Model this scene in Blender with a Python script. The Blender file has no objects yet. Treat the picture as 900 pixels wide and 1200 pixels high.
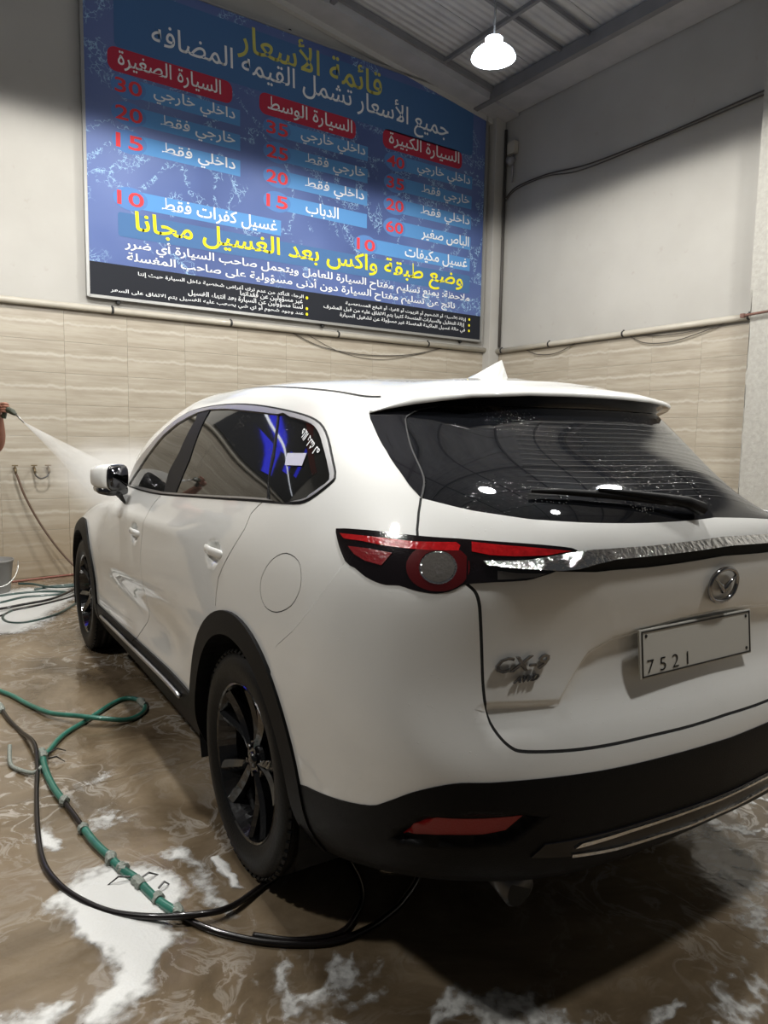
import bpy, bmesh, math, random
import numpy as np
from mathutils import Vector, Matrix, geometry
sc = bpy.context.scene
col = sc.collection
random.seed(4)
PI = math.pi

# ------------------------------------------------------------------ camera, sky, lamps, exposure
cam_d = bpy.data.cameras.new('camera'); cam = bpy.data.objects.new('camera', cam_d); col.objects.link(cam)
CR = [[0.82611108, -0.56325232, 0.01695001], [-0.04567646, -0.09691267, -0.99424423], [0.56165304, 0.82058196, -0.105788]]
cam.matrix_world = Matrix(((CR[0][0], -CR[1][0], -CR[2][0], 0), (CR[0][1], -CR[1][1], -CR[2][1], 0), (CR[0][2], -CR[1][2], -CR[2][2], 1.478342), (0, 0, 0, 1)))
cam_d.sensor_fit = 'VERTICAL'; cam_d.sensor_height = 24.0; cam_d.lens = 840.55 / 1200 * 24.0
cam_d.clip_start = 0.05
sc.camera = cam
sc.view_settings.view_transform = 'Standard'; sc.view_settings.look = 'None'
sc.view_settings.gamma = 1.0; sc.view_settings.use_curve_mapping = False
sc.view_settings.exposure = 0.0
world = bpy.data.worlds.new('night'); sc.world = world; world.use_nodes = True
world.node_tree.nodes['Background'].inputs[0].default_value = (0.60, 0.61, 0.62, 1)
world.node_tree.nodes['Background'].inputs[1].default_value = 0.075
LAMPS = [(4.447, 4.94, 4.74), (1.45, 1.75, 4.74), (5.1, 1.55, 4.74), (0.9, 5.2, 4.74), (-1.9, 3.2, 4.74), (2.5, -.1, 4.74)]
LAMP_W = [430, 400, 330, 520, 380, 300]
sc.cycles.max_bounces = 7; sc.cycles.diffuse_bounces = 3; sc.cycles.glossy_bounces = 4
sc.cycles.transparent_max_bounces = 12; sc.cycles.volume_bounces = 1
sc.cycles.sample_clamp_indirect = 6.0; sc.cycles.caustics_reflective = False; sc.cycles.caustics_refractive = False
sc.cycles.use_denoising = True

# ------------------------------------------------------------------ helpers
def tag(o, label=None, cat=None, group=None, kind=None):
    if label: o['label'] = label
    if cat: o['category'] = cat
    if group: o['group'] = group
    if kind: o['kind'] = kind
    return o
def empty(name, loc=(0, 0, 0), rz=0, parent=None):
    o = bpy.data.objects.new(name, None); col.objects.link(o); o.location = loc; o.rotation_euler = (0, 0, rz)
    if parent: o.parent = parent
    return o
def link(name, me, parent=None, loc=None, rot=None):
    o = bpy.data.objects.new(name, me); col.objects.link(o)
    if parent: o.parent = parent
    if loc is not None: o.location = loc
    if rot is not None: o.rotation_euler = rot
    return o
def mesh(name, verts, faces, mat=None, smooth=False):
    me = bpy.data.meshes.new(name); me.from_pydata([tuple(v) for v in verts], [], [tuple(f) for f in faces]); me.update()
    if mat:
        for m in (mat if isinstance(mat, (list, tuple)) else [mat]): me.materials.append(m)
    if smooth: me.polygons.foreach_set('use_smooth', [True] * len(me.polygons))
    return me
def bm_mesh(name, bm, mat=None, smooth=False, recalc=True):
    if recalc: bmesh.ops.recalc_face_normals(bm, faces=bm.faces)
    me = bpy.data.meshes.new(name); bm.to_mesh(me); bm.free()
    if mat:
        for m in (mat if isinstance(mat, (list, tuple)) else [mat]): me.materials.append(m)
    if smooth: me.polygons.foreach_set('use_smooth', [True] * len(me.polygons))
    return me
def add_box(bm, c, s, bev=0.0, rot=None):
    r = bmesh.ops.create_cube(bm, size=1.0); vs = r['verts']
    for v in vs: v.co = Vector((v.co.x * s[0], v.co.y * s[1], v.co.z * s[2]))
    if bev > 0:
        es = list({e for v in vs for e in v.link_edges})
        nb = bmesh.ops.bevel(bm, geom=es, offset=bev, segments=2, affect='EDGES', profile=0.6)
        vs = list({v for f in nb['faces'] for v in f.verts} | {v for v in vs if v.is_valid})
    M = Matrix.Translation(Vector(c)) @ (rot.to_4x4() if rot else Matrix())
    for v in vs: v.co = M @ v.co
    return vs
def box(name, c, s, mat, parent=None, bev=0.0, rot=None):
    bm = bmesh.new(); add_box(bm, (0, 0, 0), s, bev)
    o = link(name, bm_mesh(name, bm, mat), parent, c)
    if rot is not None: o.rotation_euler = rot
    return o
def cr(pts, n=6):
    P = [Vector(p) for p in pts]; out = []
    for i in range(len(P) - 1):
        p0 = P[max(i - 1, 0)]; p1 = P[i]; p2 = P[i + 1]; p3 = P[min(i + 2, len(P) - 1)]
        for k in range(n):
            t = k / n
            out.append(0.5 * ((2 * p1) + (p2 - p0) * t + (2 * p0 - 5 * p1 + 4 * p2 - p3) * t * t + (3 * p1 - p0 - 3 * p2 + p3) * t ** 3))
    out.append(P[-1]); return out
def add_tube(bm, pts, rad, seg=8, cap=True):
    rings = []; n = len(pts); up = Vector((0, 0, 1)); prev = None
    for i, p in enumerate(pts):
        p = Vector(p); t = (Vector(pts[min(i + 1, n - 1)]) - Vector(pts[max(i - 1, 0)])).normalized()
        a = prev if prev is not None else (up if abs(t.z) < .9 else Vector((1, 0, 0)))
        a = (a - t * a.dot(t)).normalized(); b = t.cross(a); prev = a
        r = rad[i] if isinstance(rad, (list, tuple)) else rad
        rings.append([bm.verts.new(p + (a * math.cos(2 * PI * k / seg) + b * math.sin(2 * PI * k / seg)) * r) for k in range(seg)])
    for r0, r1 in zip(rings, rings[1:]):
        for k in range(seg): bm.faces.new((r0[k], r0[(k + 1) % seg], r1[(k + 1) % seg], r1[k]))
    if cap: bm.faces.new(rings[0][::-1]); bm.faces.new(rings[-1])
def tube(name, pts, rad, mat, parent=None, seg=8, smooth=True, loc=None):
    bm = bmesh.new(); add_tube(bm, pts, rad, seg)
    return link(name, bm_mesh(name, bm, mat, smooth), parent, loc)
def add_lathe(bm, prof, seg=32, M=None, closed=False):
    """profile of (r, z) spun around Z"""
    rings = []
    for r, z in prof:
        rings.append([bm.verts.new((r * math.cos(2 * PI * k / seg), r * math.sin(2 * PI * k / seg), z)) for k in range(seg)])
    for a, b in zip(rings, rings[1:]):
        for k in range(seg): bm.faces.new((a[k], a[(k + 1) % seg], b[(k + 1) % seg], b[k]))
    if closed:
        for k in range(seg): bm.faces.new((rings[-1][k], rings[-1][(k + 1) % seg], rings[0][(k + 1) % seg], rings[0][k]))
    vs = [v for r in rings for v in r]
    if M:
        for v in vs: v.co = M @ v.co
    return vs
def disc(bm, r, z, seg=24, M=None):
    vs = [bm.verts.new((r * math.cos(2 * PI * k / seg), r * math.sin(2 * PI * k / seg), z)) for k in range(seg)]
    f = bm.faces.new(vs)
    if M:
        for v in vs: v.co = M @ v.co
    return f

# ------------------------------------------------------------------ materials
def nodes(name):
    m = bpy.data.materials.new(name); m.use_nodes = True; nt = m.node_tree
    return m, nt, nt.nodes['Principled BSDF']
def simple(name, c, rough=.5, metal=0, coat=0, spec=.5, bump=0, bscale=60, var=0, emis=None, es=0, coat_rough=.03):
    m, nt, p = nodes(name)
    p.inputs['Base Color'].default_value = (*c, 1); p.inputs['Roughness'].default_value = rough
    p.inputs['Metallic'].default_value = metal; p.inputs['Coat Weight'].default_value = coat; p.inputs['Coat Roughness'].default_value = coat_rough
    p.inputs['Specular IOR Level'].default_value = spec
    tc = nt.nodes.new('ShaderNodeTexCoord'); n = nt.nodes.new('ShaderNodeTexNoise'); n.inputs['Scale'].default_value = bscale; n.inputs['Detail'].default_value = 4
    nt.links.new(tc.outputs['Object'], n.inputs['Vector'])
    if var:
        mx = nt.nodes.new('ShaderNodeMix'); mx.data_type = 'RGBA'; mx.inputs[6].default_value = (*[x * (1 - var) for x in c], 1); mx.inputs[7].default_value = (*[min(1, x * (1 + var)) for x in c], 1)
        nt.links.new(n.outputs['Fac'], mx.inputs[0]); nt.links.new(mx.outputs[2], p.inputs['Base Color'])
    if bump:
        b = nt.nodes.new('ShaderNodeBump'); b.inputs['Strength'].default_value = bump; b.inputs['Distance'].default_value = .004
        nt.links.new(n.outputs['Fac'], b.inputs['Height']); nt.links.new(b.outputs[0], p.inputs['Normal'])
    if emis: p.inputs['Emission Color'].default_value = (*emis, 1); p.inputs['Emission Strength'].default_value = es
    return m
def N(nt, t, **kw):
    n = nt.nodes.new(t)
    for k, v in kw.items():
        if k.startswith('i_'):
            key = k[2:]; key = int(key) if key.isdigit() else key
            n.inputs[key].default_value = v
        else: setattr(n, k, v)
    return n
def ramp(nt, stops, interp='LINEAR'):
    r = nt.nodes.new('ShaderNodeValToRGB'); r.color_ramp.interpolation = interp
    e = r.color_ramp.elements
    while len(e) < len(stops): e.new(.5)
    for el, (p, c) in zip(e, stops):
        el.position = p; el.color = c if len(c) == 4 else (*c, 1)
    return r
def droplets(nt, p, scale=260, strength=.35, dens=.2, to='Normal', dist=.002):
    """water droplets standing on a surface: sparse raised cells"""
    tc = N(nt, 'ShaderNodeTexCoord'); v = N(nt, 'ShaderNodeTexVoronoi', i_Scale=scale); v.inputs['Randomness'].default_value = 1
    nt.links.new(tc.outputs['Object'], v.inputs['Vector'])
    mr = N(nt, 'ShaderNodeMapRange', i_1=0., i_2=.45, i_3=1., i_4=0.); nt.links.new(v.outputs['Distance'], mr.inputs[0])
    sep = N(nt, 'ShaderNodeSeparateColor'); nt.links.new(v.outputs['Color'], sep.inputs[0])
    lt = N(nt, 'ShaderNodeMath', operation='LESS_THAN', i_1=dens); nt.links.new(sep.outputs[0], lt.inputs[0])
    n2 = N(nt, 'ShaderNodeTexNoise', i_Scale=3.5); nt.links.new(tc.outputs['Object'], n2.inputs['Vector'])
    g = N(nt, 'ShaderNodeMath', operation='GREATER_THAN', i_1=.5); nt.links.new(n2.outputs['Fac'], g.inputs[0])
    m1 = N(nt, 'ShaderNodeMath', operation='MULTIPLY'); nt.links.new(mr.outputs[0], m1.inputs[0]); nt.links.new(lt.outputs[0], m1.inputs[1])
    m2 = N(nt, 'ShaderNodeMath', operation='MULTIPLY'); nt.links.new(m1.outputs[0], m2.inputs[0]); nt.links.new(g.outputs[0], m2.inputs[1])
    b = N(nt, 'ShaderNodeBump', i_Strength=strength, i_Distance=dist); nt.links.new(m2.outputs[0], b.inputs['Height'])
    nt.links.new(b.outputs[0], p.inputs['Normal']); 
    if p.inputs.get('Coat Normal'): nt.links.new(b.outputs[0], p.inputs['Coat Normal'])
    return b
M_ = {}
def paint():
    m, nt, p = nodes('white_pearl_paint')
    p.inputs['Base Color'].default_value = (.69, .692, .672, 1); p.inputs['Roughness'].default_value = .42
    p.inputs['Coat Weight'].default_value = 1; p.inputs['Coat Roughness'].default_value = .035
    droplets(nt, p, 150, .22, .05)
    return m
M_['paint'] = paint()
M_['black'] = simple('black_textured_plastic', (.005, .005, .0055), .5, 0, .0, .12, .25, 300, coat_rough=.25)
M_['gloss'] = simple('gloss_black_trim', (.008, .008, .010), .12, 0, 1)
M_['rubber'] = simple('door_seal_rubber', (.006, .006, .0065), .5, 0, 0, .12)
M_['chrome'] = simple('wet_chrome', (.80, .80, .80), .10, 1, bump=.9, bscale=75)
M_['badge'] = simple('badge_chrome', (.30, .30, .31), .12, 1)
M_['satin'] = simple('satin_window_trim', (.50, .50, .50), .38, 1)
M_['edge'] = simple('seam_grey', (.10, .10, .10), .3, .5)
M_['red'] = simple('red_lamp_lens', (.34, .006, .008), .15, 0, .5, bump=.5, bscale=70, var=.6)
M_['redmid'] = simple('mid_red_lens', (.16, .006, .008), .2, 0, .3, bump=.3, bscale=140)
M_['reddark'] = simple('dark_red_lens', (.06, .003, .004), .2, 0, .3)
M_['insert'] = simple('dark_bumper_insert', (.006, .006, .008), .25, 0, 0, .35)
M_['lens'] = simple('smoked_lamp_lens', (.006, .004, .005), .1, 0, .25, bump=.08, bscale=200)
M_['reflector'] = simple('rear_reflector_red', (.30, .004, .008), .3, 0, .15, bump=.3, bscale=240)
M_['clear'] = simple('grey_lamp_glass', (.13, .12, .11), .12, .4, 1, bump=.3, bscale=120)
def glassm(name, c, dr=True, dens=.16, dr2=True):
    m, nt, p = nodes(name); p.inputs['Base Color'].default_value = (*c, 1); p.inputs['Roughness'].default_value = .03
    p.inputs['Specular IOR Level'].default_value = .6; p.inputs['Coat Weight'].default_value = .6; p.inputs['Coat Roughness'].default_value = .02
    if not dr2: p.inputs['Coat Weight'].default_value = 0; p.inputs['Specular IOR Level'].default_value = .26
    if dr: droplets(nt, p, 210, .5, dens, dist=.003)
    return m
M_['glass'] = glassm('tinted_glass', (.006, .0065, .008))
M_['sideglass'] = glassm('side_tinted_glass', (.010, .010, .0095), True, .05, False)
M_['tyre'] = simple('wet_tyre_rubber', (.005, .005, .005), .5, 0, .04, .2, bump=.3, bscale=120, coat_rough=.2)
M_['rim'] = simple('gloss_black_wheel', (.003, .003, .0035), .2, .0, .7, bump=.25, bscale=45)
M_['under'] = simple('black_underbody', (.006, .006, .006), .8)
M_['steel'] = simple('exhaust_steel', (.10, .10, .10), .4, 1, bump=.2)
M_['grey'] = simple('dark_grey_metal', (.025, .025, .025), .5, .3)

# ------------------------------------------------------------------ the bay: walls, floor, ceiling
WY = 7.858; WX = 7.231           # the sign wall stands at y = WY, the side wall at x = WX
def plaster():
    m, nt, p = nodes('painted_plaster')
    tc = N(nt, 'ShaderNodeTexCoord'); n = N(nt, 'ShaderNodeTexNoise', i_Scale=.8); n.inputs['Detail'].default_value = 6
    n2 = N(nt, 'ShaderNodeTexNoise', i_Scale=9.); n2.inputs['Detail'].default_value = 8
    nt.links.new(tc.outputs['Object'], n.inputs['Vector']); nt.links.new(tc.outputs['Object'], n2.inputs['Vector'])
    r = ramp(nt, [(.3, (.33, .318, .292)), (.7, (.40, .388, .362))]); nt.links.new(n.outputs['Fac'], r.inputs[0])
    r2 = ramp(nt, [(.20, (.70, .62, .55)), (.34, (1, 1, 1))]); nt.links.new(n2.outputs['Fac'], r2.inputs[0])
    mx = N(nt, 'ShaderNodeMix', data_type='RGBA', blend_type='MULTIPLY'); mx.inputs[0].default_value = .35
    nt.links.new(r.outputs[0], mx.inputs[6]); nt.links.new(r2.outputs[0], mx.inputs[7]); nt.links.new(mx.outputs[2], p.inputs['Base Color'])
    b = N(nt, 'ShaderNodeBump', i_Strength=.15, i_Distance=.01); nt.links.new(n2.outputs['Fac'], b.inputs['Height']); nt.links.new(b.outputs[0], p.inputs['Normal'])
    p.inputs['Roughness'].default_value = .7
    return m
M_['plaster'] = plaster()
def tilem():
    m, nt, p = nodes('travertine_wall_tile')
    tc = N(nt, 'ShaderNodeTexCoord'); oi = N(nt, 'ShaderNodeObjectInfo')
    mp = N(nt, 'ShaderNodeMapping'); mp.inputs['Scale'].default_value = (1.3, 1, 15); nt.links.new(tc.outputs['Object'], mp.inputs[0])
    off = N(nt, 'ShaderNodeVectorMath', operation='SCALE'); off.inputs['Scale'].default_value = 1.0
    cx = N(nt, 'ShaderNodeCombineXYZ'); ml = N(nt, 'ShaderNodeMath', operation='MULTIPLY', i_1=.7); nt.links.new(oi.outputs['Random'], ml.inputs[0]); nt.links.new(ml.outputs[0], cx.inputs[1])
    ad = N(nt, 'ShaderNodeVectorMath', operation='ADD'); nt.links.new(mp.outputs[0], ad.inputs[0]); nt.links.new(cx.outputs[0], ad.inputs[1])
    n = N(nt, 'ShaderNodeTexNoise', i_Scale=1.5); n.inputs['Detail'].default_value = 7; n.inputs['Roughness'].default_value = .6; nt.links.new(ad.outputs[0], n.inputs['Vector'])
    r = ramp(nt, [(.25, (.27, .232, .178)), (.45, (.335, .296, .236)), (.58, (.38, .341, .277)), (.75, (.42, .383, .318))]); nt.links.new(n.outputs['Fac'], r.inputs[0])
    # the one pale wavy vein each tile carries
    sp = N(nt, 'ShaderNodeSeparateXYZ'); nt.links.new(tc.outputs['Object'], sp.inputs[0])
    nv = N(nt, 'ShaderNodeTexNoise', i_Scale=9.); nv.inputs['Detail'].default_value = 4; mp2 = N(nt, 'ShaderNodeMapping'); mp2.inputs['Scale'].default_value = (1, 1, .15); nt.links.new(tc.outputs['Object'], mp2.inputs[0]); nt.links.new(mp2.outputs[0], nv.inputs['Vector'])
    a = N(nt, 'ShaderNodeMath', operation='MULTIPLY_ADD', i_1=-.07, i_2=.015); nt.links.new(nv.outputs['Fac'], a.inputs[0])
    s = N(nt, 'ShaderNodeMath', operation='ADD'); nt.links.new(sp.outputs[2], s.inputs[0]); nt.links.new(a.outputs[0], s.inputs[1])
    ab = N(nt, 'ShaderNodeMath', operation='ABSOLUTE'); nt.links.new(s.outputs[0], ab.inputs[0])
    mr = N(nt, 'ShaderNodeMapRange', i_1=.003, i_2=.020, i_3=.5, i_4=0.); nt.links.new(ab.outputs[0], mr.inputs[0])
    mx = N(nt, 'ShaderNodeMix', data_type='RGBA'); mx.inputs[7].default_value = (.52, .49, .43, 1)
    nt.links.new(mr.outputs[0], mx.inputs[0]); nt.links.new(r.outputs[0], mx.inputs[6])
    # damp brown staining of the lowest rows
    gp = N(nt, 'ShaderNodeNewGeometry'); sz = N(nt, 'ShaderNodeSeparateXYZ'); nt.links.new(gp.outputs['Position'], sz.inputs[0])
    ns = N(nt, 'ShaderNodeTexNoise', i_Scale=2.2); ns.inputs['Detail'].default_value = 6; nt.links.new(gp.outputs['Position'], ns.inputs['Vector'])
    h = N(nt, 'ShaderNodeMath', operation='MULTIPLY_ADD', i_1=1.1); nt.links.new(ns.outputs['Fac'], h.inputs[0]); nt.links.new(sz.outputs[2], h.inputs[2])
    mr2 = N(nt, 'ShaderNodeMapRange', i_1=.55, i_2=1.5, i_3=.75, i_4=0.); nt.links.new(h.outputs[0], mr2.inputs[0])
    mx2 = N(nt, 'ShaderNodeMix', data_type='RGBA'); mx2.inputs[7].default_value = (.26, .20, .13, 1)
    nt.links.new(mr2.outputs[0], mx2.inputs[0]); nt.links.new(mx.outputs[2], mx2.inputs[6]); nt.links.new(mx2.outputs[2], p.inputs['Base Color'])
    p.inputs['Roughness'].default_value = .28
    b = N(nt, 'ShaderNodeBump', i_Strength=.08, i_Distance=.01); nt.links.new(n.outputs['Fac'], b.inputs['Height']); nt.links.new(b.outputs[0], p.inputs['Normal'])
    return m
M_['tile'] = tilem()
M_['grout'] = simple('grout', (.09, .07, .05), .8, var=.2, bscale=8)
def floorm():
    m, nt, p = nodes('wet_concrete_floor')
    tc = N(nt, 'ShaderNodeTexCoord')
    n = N(nt, 'ShaderNodeTexNoise', i_Scale=1.1); n.inputs['Detail'].default_value = 9; n.inputs['Roughness'].default_value = .62; n.inputs['Distortion'].default_value = .8
    nt.links.new(tc.outputs['Object'], n.inputs['Vector'])
    r = ramp(nt, [(.28, (.050, .035, .020)), (.43, (.115, .084, .051)), (.57, (.205, .156, .102)), (.74, (.34, .27, .185))]); nt.links.new(n.outputs['Fac'], r.inputs[0])
    # reddish worn patches
    n3 = N(nt, 'ShaderNodeTexNoise', i_Scale=2.3); n3.inputs['Detail'].default_value = 7; nt.links.new(tc.outputs['Object'], n3.inputs['Vector'])
    r3 = ramp(nt, [(.55, (0, 0, 0)), (.72, (1, 1, 1))]); nt.links.new(n3.outputs['Fac'], r3.inputs[0])
    mx0 = N(nt, 'ShaderNodeMix', data_type='RGBA'); mx0.inputs[7].default_value = (.18, .135, .092, 1); nt.links.new(r3.outputs[0], mx0.inputs[0]); nt.links.new(r.outputs[0], mx0.inputs[6])
    # thin soap film drawn out in veins
    wv = N(nt, 'ShaderNodeTexNoise', i_Scale=1.6); wv.inputs['Detail'].default_value = 3; nt.links.new(tc.outputs['Object'], wv.inputs['Vector'])
    ad = N(nt, 'ShaderNodeMix', data_type='RGBA', blend_type='ADD'); ad.inputs[0].default_value = .9; nt.links.new(tc.outputs['Object'], ad.inputs[6]); nt.links.new(wv.outputs['Color'], ad.inputs[7])
    n2 = N(nt, 'ShaderNodeTexNoise', i_Scale=3.4); n2.inputs['Detail'].default_value = 8; n2.inputs['Roughness'].default_value = .6; n2.inputs['Distortion'].default_value = 1.3; nt.links.new(ad.outputs[2], n2.inputs['Vector'])
    a = N(nt, 'ShaderNodeMath', operation='SUBTRACT', i_1=.5); nt.links.new(n2.outputs['Fac'], a.inputs[0]); ab = N(nt, 'ShaderNodeMath', operation='ABSOLUTE'); nt.links.new(a.outputs[0], ab.inputs[0])
    mr = N(nt, 'ShaderNodeMapRange', i_1=.004, i_2=.035, i_3=1., i_4=0.); nt.links.new(ab.outputs[0], mr.inputs[0])
    n4 = N(nt, 'ShaderNodeTexNoise', i_Scale=.9); n4.inputs['Detail'].default_value = 4; nt.links.new(tc.outputs['Object'], n4.inputs['Vector'])
    r4 = ramp(nt, [(.40, (0, 0, 0)), (.56, (.7, .7, .7))]); nt.links.new(n4.outputs['Fac'], r4.inputs[0])
    ml = N(nt, 'ShaderNodeMath', operation='MULTIPLY'); nt.links.new(mr.outputs[0], ml.inputs[0]); nt.links.new(r4.outputs[0], ml.inputs[1])
    mx = N(nt, 'ShaderNodeMix', data_type='RGBA'); mx.inputs[7].default_value = (.42, .39, .35, 1); nt.links.new(ml.outputs[0], mx.inputs[0]); nt.links.new(mx0.outputs[2], mx.inputs[6]); nt.links.new(mx.outputs[2], p.inputs['Base Color'])
    nr = N(nt, 'ShaderNodeTexNoise', i_Scale=3.); nr.inputs['Detail'].default_value = 5; nt.links.new(tc.outputs['Object'], nr.inputs['Vector'])
    mrr = N(nt, 'ShaderNodeMapRange', i_1=.35, i_2=.7, i_3=.05, i_4=.24); nt.links.new(nr.outputs['Fac'], mrr.inputs[0]); nt.links.new(mrr.outputs[0], p.inputs['Roughness'])
    nb = N(nt, 'ShaderNodeTexNoise', i_Scale=14.); nb.inputs['Detail'].default_value = 5; nt.links.new(tc.outputs['Object'], nb.inputs['Vector'])
    b = N(nt, 'ShaderNodeBump', i_Strength=.22, i_Distance=.012); nt.links.new(nb.outputs['Fac'], b.inputs['Height']); nt.links.new(b.outputs[0], p.inputs['Normal'])
    p.inputs['Specular IOR Level'].default_value = .5
    return m
M_['floor'] = floorm()
# floor: slabs meeting in thin recessed joints over a dark bed
fl = tag(link('floor', mesh('floor', [(-6, -6, -.02), (WX + .05, -6, -.02), (WX + .05, WY + .05, -.02), (-6, WY + .05, -.02)], [(0, 1, 2, 3)], M_['grout'])), kind='structure')
sx, sy = 3.30, 4.10
ox, oy = 2.05 - 2 * sx, 3.05 - 2 * sy
xs = [-6] + [ox + i * sx for i in range(0, 8) if -6 < ox + i * sx < WX - .2] + [WX]
ys = [-6] + [oy + i * sy for i in range(0, 8) if -6 < oy + i * sy < WY - .2] + [WY]
for x0, x1 in zip(xs, xs[1:]):
    for y0, y1 in zip(ys, ys[1:]):
        w, d = x1 - x0 - .0016, y1 - y0 - .0016
        bm = bmesh.new(); add_box(bm, (0, 0, 0), (w, d, .02), .001)
        me = bm_mesh('slab', bm, M_['floor']); o = link('slab', me, fl, ((x0 + x1) / 2, (y0 + y1) / 2, -.01))
        # share one texture space over the whole floor
        for v in me.vertices: v.co.x += o.location.x; v.co.y += o.location.y
        o.location = (0, 0, -.01)
# walls
def wall(name, x0, y0, x1, y1, z0, z1, mat): 
    return tag(link(name, mesh(name, [(x0, y0, z0), (x1, y1, z0), (x1, y1, z1), (x0, y0, z1)], [(0, 1, 2, 3)], mat)), kind='structure')
bm = bmesh.new(); add_box(bm, ((-6 + WX + .2) / 2, WY + .11, 3.9), (WX + 6.2, .2, 8.2)); wl = tag(link('wall_left', bm_mesh('wall_left', bm, M_['plaster'])), kind='structure')
bm = bmesh.new(); add_box(bm, (WX + .11, (-6 + WY) / 2, 3.9), (.2, WY + 6, 8.2)); wr = tag(link('wall_right', bm_mesh('wall_right', bm, M_['plaster'])), kind='structure')
TW, TH = .615, .3147
def tile_mesh(w, h):
    g = .0008; b = .002; t = .012; x, z = w / 2 - g, h / 2 - g
    v = [(-x, 0, -z), (x, 0, -z), (x, 0, z), (-x, 0, z), (-x, -t + b / 2, -z), (x, -t + b / 2, -z), (x, -t + b / 2, z), (-x, -t + b / 2, z), (-x + b, -t, -z + b), (x - b, -t, -z + b), (x - b, -t, z - b), (-x + b, -t, z - b)]
    f = [(8, 9, 10, 11)]
    for i in range(4):
        j = (i + 1) % 4
        f += [(i, j, 4 + j, 4 + i), (4 + i, 4 + j, 8 + j, 8 + i)]
    me = mesh('tile', v, f, M_['tile']); return me
tmf = tile_mesh(TW, TH); tml = tile_mesh(TW, .158); tcs = {}
def tile_rows():
    yield .079, .158, tml
    for k in range(8): yield .158 + TH * (k + .5), TH, tmf
for zc, h, me in tile_rows():
    for k in range(-6, 11):
        x0 = .85 + TW * k; x1 = x0 + TW
        if x1 > WX - .012:
            key = (round(WX - .012 - x0, 3), h)
            if key not in tcs: tcs[key] = tile_mesh(WX - .012 - x0, h)
            link('tile', tcs[key], wl, (x0 + key[0] / 2, WY + .01, zc))
        else: link('tile', me, wl, (x0 + TW / 2, WY + .01, zc))
    for k in range(-1, 6):
        y0 = 4.575 + TW * k; y1 = y0 + TW
        if y1 > WY:
            key = (round(WY - y0, 3), h)
            if key not in tcs: tcs[key] = tile_mesh(WY - y0, h)
            link('tile', tcs[key], wr, (WX + .01, y0 + key[0] / 2, zc), (0, 0, -PI / 2))
        else: link('tile', me, wr, (WX + .01, y0 + TW / 2, zc), (0, 0, -PI / 2))
# the pier the side wall ends in at the right of the picture, with a crumbled edge
bm = bmesh.new(); add_box(bm, (WX - .13, 3.2, 3.1), (.30, 1.44, 6.2))
bmesh.ops.subdivide_edges(bm, edges=bm.edges[:], cuts=60, use_grid_fill=True)
rr = random.Random(5)
for v in bm.verts:
    if v.co.y > 3.9 and v.co.x < WX - .26 and v.co.z < 2.9: v.co.x += rr.random() * .035; v.co.y -= rr.random() * .03
M_['pier'] = simple('flaking_grey_render', (.34, .33, .30), .8, bump=.8, bscale=30, var=.25)
tag(link('trim_1', bm_mesh('trim_1', bm, M_['pier'])), kind='structure')
# corner post beside the sign
tag(box('trim_2', (7.13, WY - .07, 3.0), (.18, .14, 6.0), M_['plaster'], bev=.006), kind='structure')
M_['pvc'] = simple('painted_conduit', (.42, .39, .33), .45, var=.15, bscale=5, coat=.2)
M_['cable'] = simple('dark_cable', (.05, .045, .04), .6)
# ceiling: sheets over rafters, rising to the left
CZ = lambda x: 6.02 + .15 * (6.94 - x)
M_['sheet'] = None
def sheetm():
    m, nt, p = nodes('ribbed_grey_sheet'); tc = N(nt, 'ShaderNodeTexCoord'); w = N(nt, 'ShaderNodeTexWave', i_Scale=3.2); w.bands_direction = 'Y'; nt.links.new(tc.outputs['Object'], w.inputs['Vector'])
    n = N(nt, 'ShaderNodeTexNoise', i_Scale=3.); n.inputs['Detail'].default_value = 6; nt.links.new(tc.outputs['Object'], n.inputs['Vector'])
    r = ramp(nt, [(.3, (.42, .42, .43)), (.7, (.55, .55, .55))]); nt.links.new(n.outputs['Fac'], r.inputs[0]); nt.links.new(r.outputs[0], p.inputs['Base Color'])
    b = N(nt, 'ShaderNodeBump', i_Strength=.5, i_Distance=.02); nt.links.new(w.outputs['Fac'], b.inputs['Height']); nt.links.new(b.outputs[0], p.inputs['Normal']); p.inputs['Roughness'].default_value = .6
    return m
M_['sheet'] = sheetm()
M_['beam'] = simple('primer_grey_steel', (.42, .42, .43), .55, .2, var=.2, bscale=4)
M_['beamd'] = simple('dark_steel', (.20, .20, .21), .55, .2, var=.2, bscale=4)
ce = tag(empty('ceiling'), kind='structure')
ang = math.atan(.15)
L = (WX + 6) / math.cos(ang); xc = (WX - 6) / 2
for i in range(13):
    y0 = -6 + i * 1.066
    bm = bmesh.new(); add_box(bm, (0, 0, 0), (L, 1.056, .012)); link('ceiling_sheet', bm_mesh('s', bm, M_['sheet']), ce, (xc, y0 + .533, CZ(xc) + .03), (0, ang, 0))
def raf(y, w, h, m, dz=0.):
    box('rafter', (xc, y, CZ(xc) - h / 2 + dz), (L, w, h), m, ce, rot=(0, ang, 0))
raf(WY - .20, .36, .16, M_['beam']); raf(7.46, .04, .07, M_['beamd']); raf(6.28, .035, .05, M_['beamd']); raf(5.86, .03, .05, M_['beamd'])
for y in (4.55, 3.1, 1.65, .2, -1.3, -2.9, -4.5): raf(y, .04, .07, M_['beamd'])
for x, w, h, m in ((6.99, .46, .10, 'beam'), (6.73, .07, .16, 'beamd'), (5.9, .04, .05, 'beamd'), (4.3, .06, .12, 'beamd'), (2.4, .06, .12, 'beamd'), (.5, .06, .12, 'beamd'), (-1.5, .06, .12, 'beamd')):
    box('purlin', (x, (WY - 6) / 2, CZ(x) - h / 2 - .02), (w, WY + 6, h), M_[m], ce, rot=(0, ang, 0))
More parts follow.
